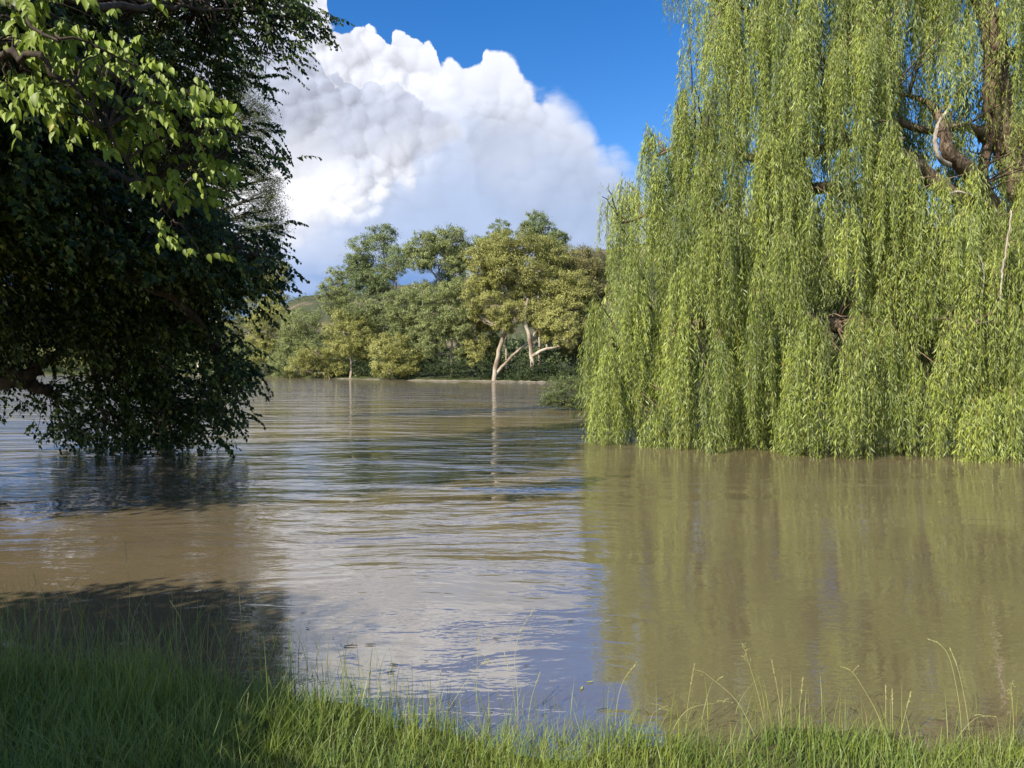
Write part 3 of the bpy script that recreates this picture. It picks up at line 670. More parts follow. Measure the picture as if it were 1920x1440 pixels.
# ------------------------------------------------------------------ weeping willow
WD = np.array([(1060, 20.5), (1095, 19.4), (1130, 18.4), (1250, 17.5), (1400, 16.7), (1550, 16.0), (1700, 15.7), (1950, 15.5), (2350, 16.0)])
WT = np.array([(1085, 700), (1105, 655), (1122, 560), (1136, 470), (1146, 372), (1172, 345), (1192, 268), (1230, 232), (1275, 205), (1296, 150), (1300, -60), (1340, -160), (1500, -330), (1800, -420), (2300, -300)])
def willow():
    root = empty('weeping_willow', (13.2, 20.0, 0.0), label='huge weeping willow trailing its bright green curtain into the flood at right', cat='tree')
    wood = Mesh()
    def W3(px, py, d): return A(P(px, py, d))
    def limb(name, pts, r0, r1, mat='bark_willow', per=6, sides=9, amp=0.02, **k):
        mb = Mesh(); sp = wob(spline([W3(*p_) for p_ in pts], per), amp)
        rr = np.linspace(r0, r1, len(sp)) * (1 + rng.normal(0, 0.05, len(sp)))
        mb.tube(sp, rr, sides); mb.build(name, [M[mat]], root, **k)
        return sp
    S = []
    S.append(limb('trunk', [(1890, 870, 19.6), (1915, 600, 19.5), (1925, 420, 19.3), (1902, 320, 19.1), (1872, 245, 19.0), (1862, 170, 19.0), (1850, 60, 18.9), (1800, -80, 18.8), (1760, -220, 18.8)], 0.55, 0.16, sides=14))
    S.append(limb('limb', [(1912, 345, 19.2), (1900, 290, 19.0), (1925, 215, 18.7), (1960, 120, 18.6), (2000, -40, 18.6), (2050, -180, 18.6)], 0.26, 0.10))
    S.append(limb('limb', [(1915, 600, 19.4), (1870, 420, 18.6), (1815, 330, 18.0), (1772, 285, 17.7), (1760, 235, 17.9), (1730, 195, 18.3), (1680, 180, 18.7)], 0.27, 0.04))
    S.append(limb('limb', [(1900, 520, 19.4), (1845, 400, 19.0), (1838, 330, 19.0), (1842, 268, 19.0), (1800, 240, 18.6), (1740, 250, 18.2), (1640, 215, 17.8), (1560, 160, 17.5)], 0.17, 0.06))
    S.append(limb('limb', [(1925, 430, 19.3), (1800, 380, 18.4), (1640, 270, 17.8), (1530, 285, 17.6), (1420, 300, 18.4), (1300, 270, 19.0), (1215, 300, 19.2)], 0.24, 0.03))
    S.append(limb('limb', [(1920, 520, 19.4), (1750, 470, 18.4), (1550, 355, 17.6), (1400, 420, 18.6), (1250, 400, 19.2), (1160, 420, 19.4)], 0.22, 0.03))
    S.append(limb('limb', [(1905, 700, 19.5), (1700, 640, 18.0), (1500, 600, 17.5), (1300, 610, 18.2), (1180, 640, 19.0), (1120, 690, 19.2)], 0.26, 0.05))
    S.append(limb('limb', [(1820, 0, 18.9), (1600, -60, 18.0), (1450, -40, 18.4), (1350, 20, 18.8)], 0.14, 0.03))
    S.append(limb('limb', [(1862, 120, 19.0), (1940, 90, 18.4), (2100, 60, 17.4), (2250, 100, 17.0)], 0.2, 0.06))
    # dead wood
    limb('dead_branch', [(1775, 312, 16.6), (1756, 300, 16.4), (1747, 268, 16.3), (1753, 236, 16.3), (1768, 214, 16.3), (1776, 200, 16.3)], 0.060, 0.030, 'bark_dead', sides=8, amp=0.004, label='pale curled dead branch')
    limb('dead_branch', [(1891, 396, 15.1), (1887, 440, 15.0), (1878, 500, 14.95), (1874, 540, 14.95), (1873, 580, 15.0)], 0.014, 0.026, 'bark_dead', sides=7, amp=0.008, label='thin pinkish dead branch hanging straight down')
    limb('dead_branch', [(1882, 578, 15.0), (1850, 590, 15.1), (1825, 606, 15.2), (1800, 625, 15.4), (1770, 655, 16.2)], 0.022, 0.060, 'bark_willow', sides=7, amp=0.006, label='bare brown branch reaching right')
    limb('dead_branch', [(1884, 603, 15.05), (1850, 603, 15.1), (1822, 608, 15.2)], 0.007, 0.015, 'bark_dead', sides=6, amp=0.003, label='short pale broken twig')
    limb('dead_branch', [(1834, 475, 15.0), (1842, 510, 15.0), (1838, 560, 15.1), (1832, 592, 15.2)], 0.010, 0.016, 'bark_dead', sides=6, amp=0.006)
    limb('dead_branch', [(1690, 263, 16.9), (1660, 262, 16.7), (1640, 266, 16.7)], 0.04, 0.025, 'bark_dead', sides=6, amp=0.004)
    limb('dead_branch', [(1760, 372, 16.0), (1790, 362, 15.9), (1830, 372, 15.9), (1850, 385, 15.9)], 0.03, 0.015, 'bark_dead', sides=6, amp=0.01)

    # gaps where the hollow under the crown shows: px, py, rx, ry, chance a front bunch is dropped
    gaps = [(1735, 730, 30, 140, 1.0), (1545, 575, 24, 60, .9), (1448, 575, 18, 70, .9), (1600, 560, 16, 60, .8), (1205, 520, 16, 60, .6), (1350, 600, 14, 60, .7),
            (1725, 150, 55, 170, .96), (1855, 160, 62, 190, .93), (1560, 330, 26, 50, .95), (1775, 270, 60, 60, 1.0), (1880, 290, 60, 70, 1.0), (1690, 560, 20, 40, .7), (1530, 400, 14, 40, .8), (1735, 590, 26, 50, .9)]
    def gap(px, py):
        for gx, gy, rx, ry, pr in gaps:
            if ((px - gx) / rx) ** 2 + ((py - gy) / ry) ** 2 < 1 and rng.random() < pr: return True
        return False
    bun = []        # px, ytop, length m, depth, strands, spread, layer
    for layer, (step, dofs, ns) in enumerate([(43, 0.0, 30), (52, 2.0, 16), (58, 3.3, 13), (60, 4.7, 12)]):
        px = 1124.0
        while px < 2330:
            colj = rng.uniform(-.45, .45); top = np.interp(px, WT[:, 0], WT[:, 1]); y = top + rng.uniform(0, 26) + layer * 14
            while y < 800:
                L = rng.uniform(1.3, 3.0)
                d = np.interp(px, WD[:, 0], WD[:, 1]) + dofs + np.clip((620 - y) / 700, 0, 1.2) * 1.7 + rng.uniform(-0.6, 0.6) + colj
                if y > 690: L = rng.uniform(0.95, 2.1)
                yc = y + L * 0.5 * F / d
                thin = px > 1960 and layer != 1
                if not (layer == 0 and (gap(px, yc) or gap(px, y + 30))) and not (layer == 1 and gap(px, yc) and rng.random() < .4) and not (layer > 1 and 1640 < px < 1930 and 120 < y < 330 and rng.random() < .12) and not (thin and rng.random() < .5):
                    bun.append((px + rng.uniform(-24, 24), y, L, d, ns if not thin else 6, rng.uniform(0.10, 0.26) * (1 if layer == 0 else 1.8), layer))
                y += rng.uniform(46, 105) * (1.0 + 0.25 * layer)
            px += step * rng.uniform(0.75, 1.25)
    # lit fringe tufts that hang free in front of the hollow
    for px, y, L, n in [(1785, -30, 2.4, 16), (1795, 40, 1.9, 16), (1775, 90, 1.6, 14), (1650, -40, 3.0, 18), (1640, 60, 2.6, 16), (1660, -10, 1.6, 12), (1700, 10, 1.3, 8), (1905, -20, 1.8, 10),
                        (1255, -45, 0.9, 6), (1268, -30, 1.0, 7), (1285, -40, 1.4, 8), (1290, 90, 1.1, 8), (1298, 160, 1.0, 8), (1268, 200, 0.6, 5),
                        (1128, 372, 1.5, 4), (1140, 358, 1.9, 7), (1134, 655, 1.6, 9), (1118, 690, 1.2, 8), (1142, 640, 2.1, 12), (1150, 690, 2.0, 14), (1180, 660, 1.9, 14),
                        (1560, 90, 2.4, 12), (1500, 60, 2.6, 14), (1480, 330, 2.6, 16), (1440, 250, 2.6, 16), (1640, 270, 2.5, 18), (1670, 275, 2.7, 18), (1695, 290, 2.5, 16), (1700, 310, 2.6, 14)]:
        bun.append((px, y, L, np.interp(px, WD[:, 0], WD[:, 1]) + (0.3 if y > 0 else 1.0), n, 0.2, 0))
    # expand to single strands
    st = []
    for (px, y, L, d, ns, spr, layer) in bun:
        c = W3(px, y, d)
        bt = rng.normal(-0.02, 0.28) + (0.10 if layer == 0 else 0.0)
        if c[2] < 0.4: continue
        for _ in range(ns):
            a = rng.uniform(0, 2 * np.pi); rr = spr * math.sqrt(rng.random())
            o = c + np.array([math.cos(a) * rr, math.sin(a) * rr * 0.8, rng.normal(0, 0.16) - rr * 0.35])
            out = np.array([math.cos(a), math.sin(a), 0]) * rng.uniform(0.02, 0.22) + np.array([-0.03, -0.02, 0])
            st.append((o, out, L * rng.uniform(0.55, 1.12), bt + rng.normal(0, 0.08), layer))
    O = np.array([s_[0] for s_ in st]); OU = np.array([s_[1] for s_ in st]); LL = np.array([s_[2] for s_ in st]); BT = np.array([s_[3] for s_ in st]); LY = np.array([s_[4] for s_ in st])
    # the 300 longest strands of the front layer that are well inside the picture are parts of their own
    inside = (LY == 0) & (px_of(O[:, 0], O[:, 1]) < 1915) & (O[:, 2] - LL > -0.25) & (O[:, 2] < 9.0)
    score = np.where(inside, LL / O[:, 1], 0); own = np.zeros(len(st), bool); own[np.argsort(-score)[:300]] = True

    def strand_leaves(mb, o, out, L, bt, spacing, rg, shape='tri', big=1.0):
        """vectorised over strands"""
        n = np.maximum((L / spacing).astype(int), 6)
        idx = np.repeat(np.arange(len(L)), n)
        k = np.concatenate([np.arange(a) for a in n]); t = (k + rg.uniform(0, 1, len(k))) / n[idx]
        Li = L[idx]; ph = rg.uniform(0, 6.28, len(L))[idx]; am = rg.uniform(0.01, 0.05, len(L))[idx]
        h = (1 - np.exp(-3.2 * t))[:, None] * out[idx]
        sw = np.stack([np.sin(t * 5 + ph) * am, np.cos(t * 4 + ph) * am, np.zeros(len(t))], 1)
        p = o[idx] + h * (0.8 + 0.4 * Li)[:, None] + sw * t[:, None] + np.array([0, 0, -1.0]) * (Li * t)[:, None]
        az = rg.uniform(0, 2 * np.pi, len(t))
        tw = rg.uniform(0.2, 1.25, len(t))
        # short side twigs push some leaves away from the stem
        p = p + np.stack([np.cos(az), np.sin(az), -0.6 * np.ones(len(t))], 1) * (rg.uniform(0, 0.07, len(t)) * (rg.random(len(t)) < .5))[:, None]
        d = np.stack([np.cos(az) * tw, np.sin(az) * tw, -np.ones(len(t))], 1)
        nn = np.stack([np.cos(az), np.sin(az), rg.uniform(-.2, .8, len(t))], 1) + rg.normal(0, 0.5, (len(t), 3))
        sz = rg.uniform(0.75, 1.25, len(t)) * (1.0 - 0.25 * (t > .9))
        tint = np.clip(0.45 + bt[idx] + rg.normal(0, 0.20, len(t)), 0, 0.92)
        tint = np.where(rg.random(len(t)) < 0.015, 1.0, tint)
        ok = p[:, 2] > 0.0
        mb.leaves(p[ok], d[ok], nn[ok], (0.138 * big * sz)[ok], (0.0225 * big * big * sz)[ok], tint[ok], 0, 0.10, shape)
    fb = Mesh()
    rest = ~own
    for ly in range(4):
        q = rest & (LY == ly)
        strand_leaves(fb, O[q], OU[q], LL[q], BT[q], [0.027, 0.036, 0.055, 0.060][ly], rng, 'tri', [1, 1.15, 1.45, 1.5][ly])
    # stems of the front strands
    sm = Mesh()
    for i in np.nonzero(rest & (LY == 0))[0][::3]:
        t = np.linspace(0, 1, 4)[:, None]
        p = O[i] + (1 - np.exp(-3.2 * t)) * OU[i] * (0.8 + 0.4 * LL[i]) + np.array([0, 0, -1.]) * LL[i] * t
        sm.tube(p, [0.006, 0.005, 0.004, 0.002], 3)
    # branchlets that carry the bunches: arch out from the nearest limb
    allp = np.vstack(S); bl = Mesh()
    for (px, y, L, d, ns, spr, layer) in bun:
        if layer > 1: continue
        c = W3(px, y, d)
        if c[2] < 0.6: continue
        dd_ = np.linalg.norm(allp - c, axis=1) + np.maximum(allp[:, 2] - c[2], 0) * 0.8
        s0 = allp[np.argmin(dd_)]
        bl.tube(wob(bez(s0, (s0 + c) / 2 + [0, 0, 0.30], c + [0, 0, 0.02], 7), 0.02), np.linspace(0.030, 0.008, 7), 4)
    bl.build('branchlets', [M['bark_willow']], root)
    sm.build('stems', [M['twig_willow']], root, kind='stuff')
    fb.build('foliage', [M['willow']], root, smooth=False, kind='stuff')
    # shared strand meshes
    kinds = []
    for q in range(24):
        mb = Mesh(); L = 1.4 + (q // 4) * 0.34; a = rng.uniform(0, 6.28); out = A([math.cos(a), math.sin(a), 0]) * 0.12
        strand_leaves(mb, np.array([[0., 0., 20.]]), np.array([out]), np.array([L]), np.array([0.05 + rng.normal(0, .1)]), 0.024, rng, False)
        t = np.linspace(0, 1, 6)[:, None]
        mb.tube(A([0, 0, 20.]) + (1 - np.exp(-3.2 * t)) * out * (0.8 + 0.4 * L) + A([0, 0, -1.]) * L * t, np.linspace(.007, .002, 6), 4, mi=1)
        vv = np.concatenate(mb.v); vv[:, 2] -= 20
        me = raw_mesh('hanging_branch', vv, mb.f, [M['willow'], M['twig_willow']], np.concatenate(mb.mi), np.concatenate(mb.ti), False)
        kinds.append((L, me))
    for i in np.nonzero(own)[0]:
        c_ = sorted(range(24), key=lambda q: abs(kinds[q][0] - LL[i]) + rng.uniform(0, .1))[0]
        o = bpy.data.objects.new('hanging_branch', kinds[c_][1]); sc.collection.objects.link(o)
        o.parent = root; o.matrix_parent_inverse = Matrix.Translation(root.location).inverted()
        s_ = LL[i] / kinds[c_][0]
        o.location = O[i]; o.rotation_euler = (0, 0, rng.uniform(0, 6.28)); o.scale = (1, 1, s_)
    print('willow leaves', sum(len(x_) for x_ in fb.f), 'strands', len(st))
willow()

# ------------------------------------------------------------------ dark broadleaf tree at the left
RB = np.array([(-250, 560), (-60, 590), (0, 600), (25, 622), (45, 628), (62, 575), (90, 545), (120, 520), (150, 492), (180, 478), (205, 440), (225, 455), (250, 500), (285, 512), (318, 505), (345, 455), (375, 425), (405, 428), (430, 478), (455, 530),
               (480, 540), (540, 540), (560, 505), (590, 482), (640, 478), (680, 482), (705, 485), (740, 470), (780, 462), (815, 430), (838, 400), (848, 250)])
def spray_leaves(mb, o, d, L, n, size, rg, tint0=0.45, fold=False, ret=False):
    """alternate leaves in two ranks along drooping twigs. o,d:(N,3) L,size:(N,)"""
    N = len(o); idx = np.repeat(np.arange(N), n); j = np.tile(np.arange(n), N)
    t = (j + 0.6) / n
    d = nrm(d); side = nrm(np.cross(d, UP)); sg = np.where(j % 2 == 0, 1.0, -1.0)[:, None]
    p = o[idx] + d[idx] * (L[idx] * t)[:, None] + np.array([0, 0, -1.]) * (0.35 * L[idx] * t * t)[:, None]
    ld = d[idx] * 0.55 + side[idx] * sg * rg.uniform(0.5, 1.0, len(idx))[:, None] + np.stack([rg.normal(0, .25, len(idx)), rg.normal(0, .25, len(idx)), -rg.uniform(0.2, 1.3, len(idx))], 1)
    nn = np.stack([rg.normal(0, .55, len(idx)), rg.normal(-.3, .55, len(idx)), np.ones(len(idx))], 1)
    sz = size[idx] * rg.uniform(0.7, 1.2, len(idx)) * np.where(t > .85, .75, 1.0)
    tn = np.clip(tint0 + rg.normal(0, .14, N)[idx] + rg.normal(0, .14, len(idx)), 0, .92)
    tn = np.where(rg.random(len(idx)) < 0.01, 1.0, tn)
    if ret: return p, ld, nn, sz, tn
    mb.leaves(p, ld, nn, sz, sz * 0.52, tn, 0, 0.2, fold)
def broadleaf():
    T0 = A([-12.3, 12.5, 0.0])
    root = empty('broadleaf_tree', T0, label='large shadowed broadleaf tree filling the left side, its lowest twigs in the water', cat='tree')
    limbs = []
    def limb(name, pts, r0, r1, per=6, sides=8, amp=0.03, **k):
        mb = Mesh(); sp = wob(spline(pts, per), amp); mb.tube(sp, np.linspace(r0, r1, len(sp)) * (1 + rng.normal(0, .04, len(sp))), sides)
        mb.build(name, [M['bark_dark']], root, **k); limbs.append(sp); return sp
    W3 = lambda px, py, d: A(P(px, py, d))
    limb('trunk', [T0 + [0, 0, -1], T0 + [0.1, 0, 2], T0 + [0.5, -0.4, 4.5], T0 + [1.0, -1.0, 7.0], T0 + [1.2, -1.5, 8.3]], 0.45, 0.12, sides=12)
    limb('limb', [T0 + [0, 0, 1.2], W3(-60, 715, 14), W3(20, 716, 14), W3(70, 724, 14.2), W3(92, 735, 14.4)], 0.17, 0.08)
    limb('limb', [T0 + [0.2, 0, 2.4], W3(-80, 660, 13.6), W3(40, 735, 14.0)][:2] + [W3(30, 700, 14), W3(62, 700, 14.1), W3(80, 680, 14.2), W3(105, 668, 14.3), W3(130, 640, 14.4), W3(160, 600, 14.4)], 0.14, 0.06)
    limb('limb', [T0 + [0.3, -.1, 3.2], W3(0, 560, 13.2), W3(120, 590, 13.6), W3(190, 640, 14.0), W3(208, 678, 14.1), W3(222, 705, 14.3), W3(248, 728, 14.6), W3(268, 742, 14.8), W3(300, 752, 15)], 0.17, 0.035)
    limb('limb', [W3(110, 585, 13.6), W3(155, 625, 14.0), W3(172, 668, 14.2), W3(176, 700, 14.3), W3(184, 745, 14.4), W3(192, 790, 14.4)], 0.06, 0.03)
    limb('limb', [W3(268, 742, 14.8), W3(240, 735, 14.7), W3(218, 752, 14.6), W3(205, 775, 14.6)], 0.03, 0.012)
    limb('limb', [T0 + [0.5, -.4, 4.5], W3(60, 480, 12), W3(200, 500, 11.5), W3(330, 560, 12), W3(400, 640, 13.5), W3(430, 700, 14.5)], 0.16, 0.02)
    limb('limb', [T0 + [0.6, -.6, 5.0], W3(60, 300, 10), W3(220, 330, 10.5), W3(360, 420, 11.2), W3(480, 480, 11.5)], 0.15, 0.02)
    limb('limb', [T0 + [0.8, -.8, 6.0], W3(0, 130, 8.5), W3(180, 130, 9), W3(340, 210, 12.8), W3(450, 290, 13)], 0.13, 0.015)
    limb('limb', [T0 + [1.0, -1.0, 7.0], A([-7, 7, 6.0]), W3(150, 10, 8.5), W3(330, 20, 12.5), W3(480, 30, 14), W3(590, 45, 14.2)], 0.07, 0.008)
    limb('limb', [T0 + [1.0, -1.5, 7.0], A([-6.5, 6.5, 5.2]), W3(-60, -10, 6.6), W3(25, 8, 6.4), W3(90, 70, 6.2), W3(170, 90, 6.2), W3(260, 130, 6.5)], 0.028, 0.008)
    limb('limb', [W3(-60, -10, 6.6), W3(0, 100, 6.5), W3(70, 105, 6.3), W3(115, 150, 6.4), W3(160, 190, 6.6), W3(240, 300, 7.2), W3(330, 420, 8.2)], 0.035, 0.006)
    allp = np.vstack(limbs)
    dtab = np.array([(-250, 6.5), (0, 6.2), (150, 6.6), (250, 7.8), (400, 9.5), (500, 11), (600, 13.3), (700, 15.0), (840, 16.6)])
    an = []   # anchors: point, out direction, density class
    def ok(px, py): 
        return px < np.interp(py, RB[:, 0], RB[:, 1]) - (52 if py < 400 else 78 if py < 620 else 26)
    def bottom(px): return np.interp(px, [-200, 20, 48, 70, 150, 180, 400, 430, 470], [740, 752, 765, 822, 826, 842, 838, 815, 780])
    # dense part
    while len(an) < 1500:
        px = rng.uniform(-230, 640); py = rng.uniform(-90, 610)
        if not ok(px, py): continue
        d = max(np.interp(py, dtab[:, 0], dtab[:, 1]), 8.3 + 5.7 * min(max((px - 40) / 320, 0), 1) * (1 if py < 330 else max(0, 1 - (py - 330) / 200))) + rng.uniform(-0.4, 2.4)
        an.append((px, py, d, 0))
    for _ in range(230):
        px = rng.uniform(-120, 400); py = rng.uniform(360, 640)
        an.append((px, py, np.interp(py, dtab[:, 0], dtab[:, 1]) + rng.uniform(0.8, 2.6), 0))
    k = 0
    while k < 430:
        px = rng.uniform(-150, 480); py = rng.uniform(590, 845)
        if not ok(px, py) or py > bottom(px) - 6: continue
        # windows that let the far bank and water show
        hole = 0.5 + 0.5 * math.sin(px * 0.045 + 1.3) * math.sin(py * 0.05 + px * 0.01)
        keep = (0.30 + 0.7 * hole) * (1.0 if py < 650 else 0.95 if px > 220 else 0.55)
        if 30 < px < 170 and 650 < py < 705: keep *= 0.25
        if 340 < px < 395 and 600 < py < 700: keep *= 0.3
        if rng.random() > keep: continue
        d = np.interp(py, dtab[:, 0], dtab[:, 1]) + rng.uniform(-1.2, 1.2)
        an.append((px, py, d, 1)); k += 1
    # outlying tufts that make the ragged right edge
    for px, py, d in [(606, 36, 14.2), (590, 50, 14.2), (570, 40, 14.2), (560, 80, 14.2), (520, 95, 14.2), (535, 110, 14.2), (500, 160, 14.2), (490, 140, 14.2), (470, 60, 14.2), (540, 30, 14.2), (500, 250, 14.2), (510, 275, 14.2), (500, 300, 12.3), (470, 260, 14.2), (485, 460, 12.3), (498, 470, 12.3), (500, 450, 12.3), (490, 500, 12.3), (505, 528, 12.3), (480, 525, 12.3), (498, 545, 12.3), (470, 430, 12.3), (480, 705, 15), (470, 700, 15), (452, 780, 16), (462, 800, 16.2), (445, 760, 16)]:
        an.append((px, py, d, 0 if py < 600 else 1))
    # twigs of the near sunlit bough
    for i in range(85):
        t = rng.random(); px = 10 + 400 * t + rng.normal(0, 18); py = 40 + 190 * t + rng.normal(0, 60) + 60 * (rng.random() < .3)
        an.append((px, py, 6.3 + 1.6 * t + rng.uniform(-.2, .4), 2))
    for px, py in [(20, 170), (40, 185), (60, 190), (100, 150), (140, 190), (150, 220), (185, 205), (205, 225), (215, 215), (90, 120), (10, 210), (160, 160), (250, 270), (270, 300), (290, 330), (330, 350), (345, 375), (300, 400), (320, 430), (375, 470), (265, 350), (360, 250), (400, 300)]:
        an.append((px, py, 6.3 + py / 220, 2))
    tw = Mesh(); fol = Mesh(); bigs = []
    for (px, py, d, cl) in an:
        c = W3(px, py, d)
        s0 = allp[np.argmin(np.linalg.norm(allp - c, axis=1))]
        tw.tube(wob(bez(s0, (s0 + c) / 2 + [0, 0, .12], c, 6), 0.015), np.linspace(0.014 if cl else .02, 0.004, 6), 4)
        outd = nrm(c - (T0 + [0, 0, 4.5])) * [1, 1, .3] + A([0.15, -0.25, -0.25])
        if cl == 1: outd = outd * 0.8 + A([0.05, 0, -0.40])
        m = {0: 8, 1: 6, 2: 2}[cl]
        o = c + rng.normal(0, 0.14 if cl != 2 else .05, (m, 3)); dr = nrm(nrm(outd) + rng.normal(0, 0.45 if cl != 1 else .95, (m, 3)))
        L = rng.uniform(0.28, 0.55, m) * (1 if cl != 2 else .8); size = rng.uniform(0.085, 0.115, m)
        if cl == 1: size = rng.uniform(0.08, 0.115, m); L = L * 0.8
        if cl == 2: size = rng.uniform(0.085, 0.12, m)
        n = {0: 11, 1: 9, 2: 8}[cl]
        p, ld, nn, sz, tn = spray_leaves(None, o, dr, L, n, size, rng, 0.02 if cl != 2 else 0.74, ret=True)  # sun on the near bough and shade in the body put into leaf tint
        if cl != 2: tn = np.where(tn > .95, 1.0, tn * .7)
        if cl == 2:
            ld = ld + A([0, 0, -.7]); nn = nn * .6 + A([-.3, -.9, .1])
        okz = p[:, 2] > 0.01
        bigs.append((p[okz], ld[okz], nn[okz], sz[okz], tn[okz], np.full(okz.sum(), cl)))
        for a_, b_, l_ in zip(o, dr, L):
            tt = np.linspace(0, 1, 3)[:, None]
            if cl == 2 or rng.random() < .4: tw.tube(a_ + b_ * l_ * tt - UP * .35 * l_ * tt * tt, [.004, .003, .001], 3)
    Pn, Dn, Nn, Sn, Tn, Cn = [np.concatenate([b[i] for b in bigs]) for i in range(6)]
    pxs_ = px_of(Pn[:, 0], Pn[:, 1]); pys_ = HOR - (Pn[:, 2] - CAM_H) / Pn[:, 1] * F
    vis = (pxs_ > 5) & (pxs_ < 1900) & (pys_ > 5)
    sc_ = np.where(vis, Sn / Pn[:, 1], 0); own = np.zeros(len(Pn), bool); own[np.argsort(-sc_)[:300]] = True
    r = ~own & (Cn == 2)
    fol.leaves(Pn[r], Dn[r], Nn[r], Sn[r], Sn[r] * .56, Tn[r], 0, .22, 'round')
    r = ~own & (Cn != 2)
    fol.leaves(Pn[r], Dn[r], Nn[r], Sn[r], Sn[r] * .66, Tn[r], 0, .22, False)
    # crown beyond the frame: it shades the water and the inner leaves
    n = 9000
    u = nrm(rng.normal(size=(n, 3))) * (rng.uniform(0.25, 1, n) ** (1 / 3))[:, None]
    c = A([-9.9, 8.9, 6.0]) + u * A([4.4, 3.8, 3.4])
    c = c[(px_of(c[:, 0], np.maximum(c[:, 1], 1)) < -20) & (c[:, 2] > .8)]
    spray_leaves(fol, c, nrm(rng.normal(size=c.shape) + A([0, 0, -.2])), np.full(len(c), .6), 7, np.full(len(c), .15), rng)
    print('broadleaf leaves', len(Pn), len(c) * 7)
    tw.build('twigs', [M['bark_dark']], root)
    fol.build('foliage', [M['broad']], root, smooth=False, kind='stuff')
    # leaf parts: shared cupped leaf meshes
    kinds = []
    for q in range(8):
        n_ = 7; ts_ = np.linspace(0, 1, n_); wd = np.sin(np.pi * ts_ ** 0.72) ** 0.85 * 0.29; wd[0] = .012; wd[-1] = 0.002
        cup = rng.uniform(.08, .32); bend = rng.uniform(.05, .40); tw_ = rng.normal(0, .5)
        vv = []
        for t_, w_ in zip(ts_, wd):
            a_ = tw_ * t_
            for sg in (-1, -.5, 0, .5, 1):
                x_ = sg * w_; z_ = abs(sg) ** 1.3 * w_ * cup * 2
                vv.append((x_ * math.cos(a_) - z_ * math.sin(a_), t_, z_ * math.cos(a_) + x_ * math.sin(a_) - bend * t_ ** 2))
        ff = [(5 * i + j, 5 * i + j + 1, 5 * i + j + 6, 5 * i + j + 5) for i in range(n_ - 1) for j in range(4)]
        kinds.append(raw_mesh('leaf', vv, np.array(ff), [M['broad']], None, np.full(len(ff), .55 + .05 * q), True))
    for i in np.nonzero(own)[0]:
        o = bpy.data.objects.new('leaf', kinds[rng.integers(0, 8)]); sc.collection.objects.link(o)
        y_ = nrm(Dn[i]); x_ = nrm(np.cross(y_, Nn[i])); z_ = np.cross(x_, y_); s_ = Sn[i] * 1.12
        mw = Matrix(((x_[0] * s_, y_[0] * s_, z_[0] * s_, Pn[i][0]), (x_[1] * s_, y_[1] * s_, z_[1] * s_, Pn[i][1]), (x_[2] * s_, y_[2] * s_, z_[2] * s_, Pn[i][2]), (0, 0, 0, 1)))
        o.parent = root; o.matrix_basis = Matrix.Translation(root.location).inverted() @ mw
broadleaf()

# finer leaved tree standing behind the dark one
def lacy():
    D = 24.0; k = D / F
    root = empty('fine_leaved_tree', ((340 - 960) * k, D, 0), label='airy tree with tiny grey-green leaves poking out behind the dark broadleaf tree, against the cloud', cat='tree')
    W3 = lambda px, py, o=0: A([(px - 960) * k, D + o, CAM_H + (HOR - py) * k])
    tb = Mesh(); bb = Mesh(); fb = Mesh()
    tr = spline([W3(300, 740), W3(320, 600), W3(360, 450), W3(385, 320), W3(410, 200), W3(425, 120)], 5); tr[0][2] = -.8
    tb.tube(wob(tr, .03), np.linspace(.30, .04, len(tr)), 9)
    for (x, y, rx, ry, n) in [(445, 190, 30, 50, 40), (470, 170, 26, 40, 22), (485, 215, 32, 40, 30), (500, 250, 26, 26, 20), (480, 300, 40, 36, 40), (505, 340, 28, 28, 26), (515, 370, 24, 20, 16), (490, 390, 40, 34, 46), (515, 420, 24, 24, 26), (500, 450, 36, 34, 46), (470, 340, 44, 40, 40), (440, 260, 44, 60, 40), (430, 400, 50, 60, 50), (480, 500, 36, 36, 40), (430, 520, 50, 50, 40), (350, 300, 80, 120, 60), (340, 450, 80, 100, 50), (520, 480, 16, 24, 14)]:
        c = W3(x, y, rng.uniform(-.6, .6)); R = A([rx * k, rx * k, ry * k])
        cs = clumps(fb, c, R, int(n * 1.5), 42, 0.085, 0.022, 0, (0, 1), shell=.15, crad=.30, hang=.5)
        near = tr[np.argmin(np.linalg.norm(tr - c, axis=1) + np.maximum(tr[:, 2] - c[2] + .8, 0) * 2)]
        br = bez(near, (near + c) / 2 + [0, 0, .3], c, 7); bb.tube(wob(br, .03), np.linspace(.06, .02, 7), 5)
        for q in cs[::2]:
            s0 = br[rng.integers(2, 7)]; bb.tube(bez(s0, (s0 + q) / 2 + [0, 0, .08], q, 5), np.linspace(.015, .004, 5), 3)
    tb.build('trunk', [M['bark_dark']], root); bb.build('branches', [M['bark_dark']], root); fb.build('crown', [M['lacy']], root, smooth=False)
lacy()

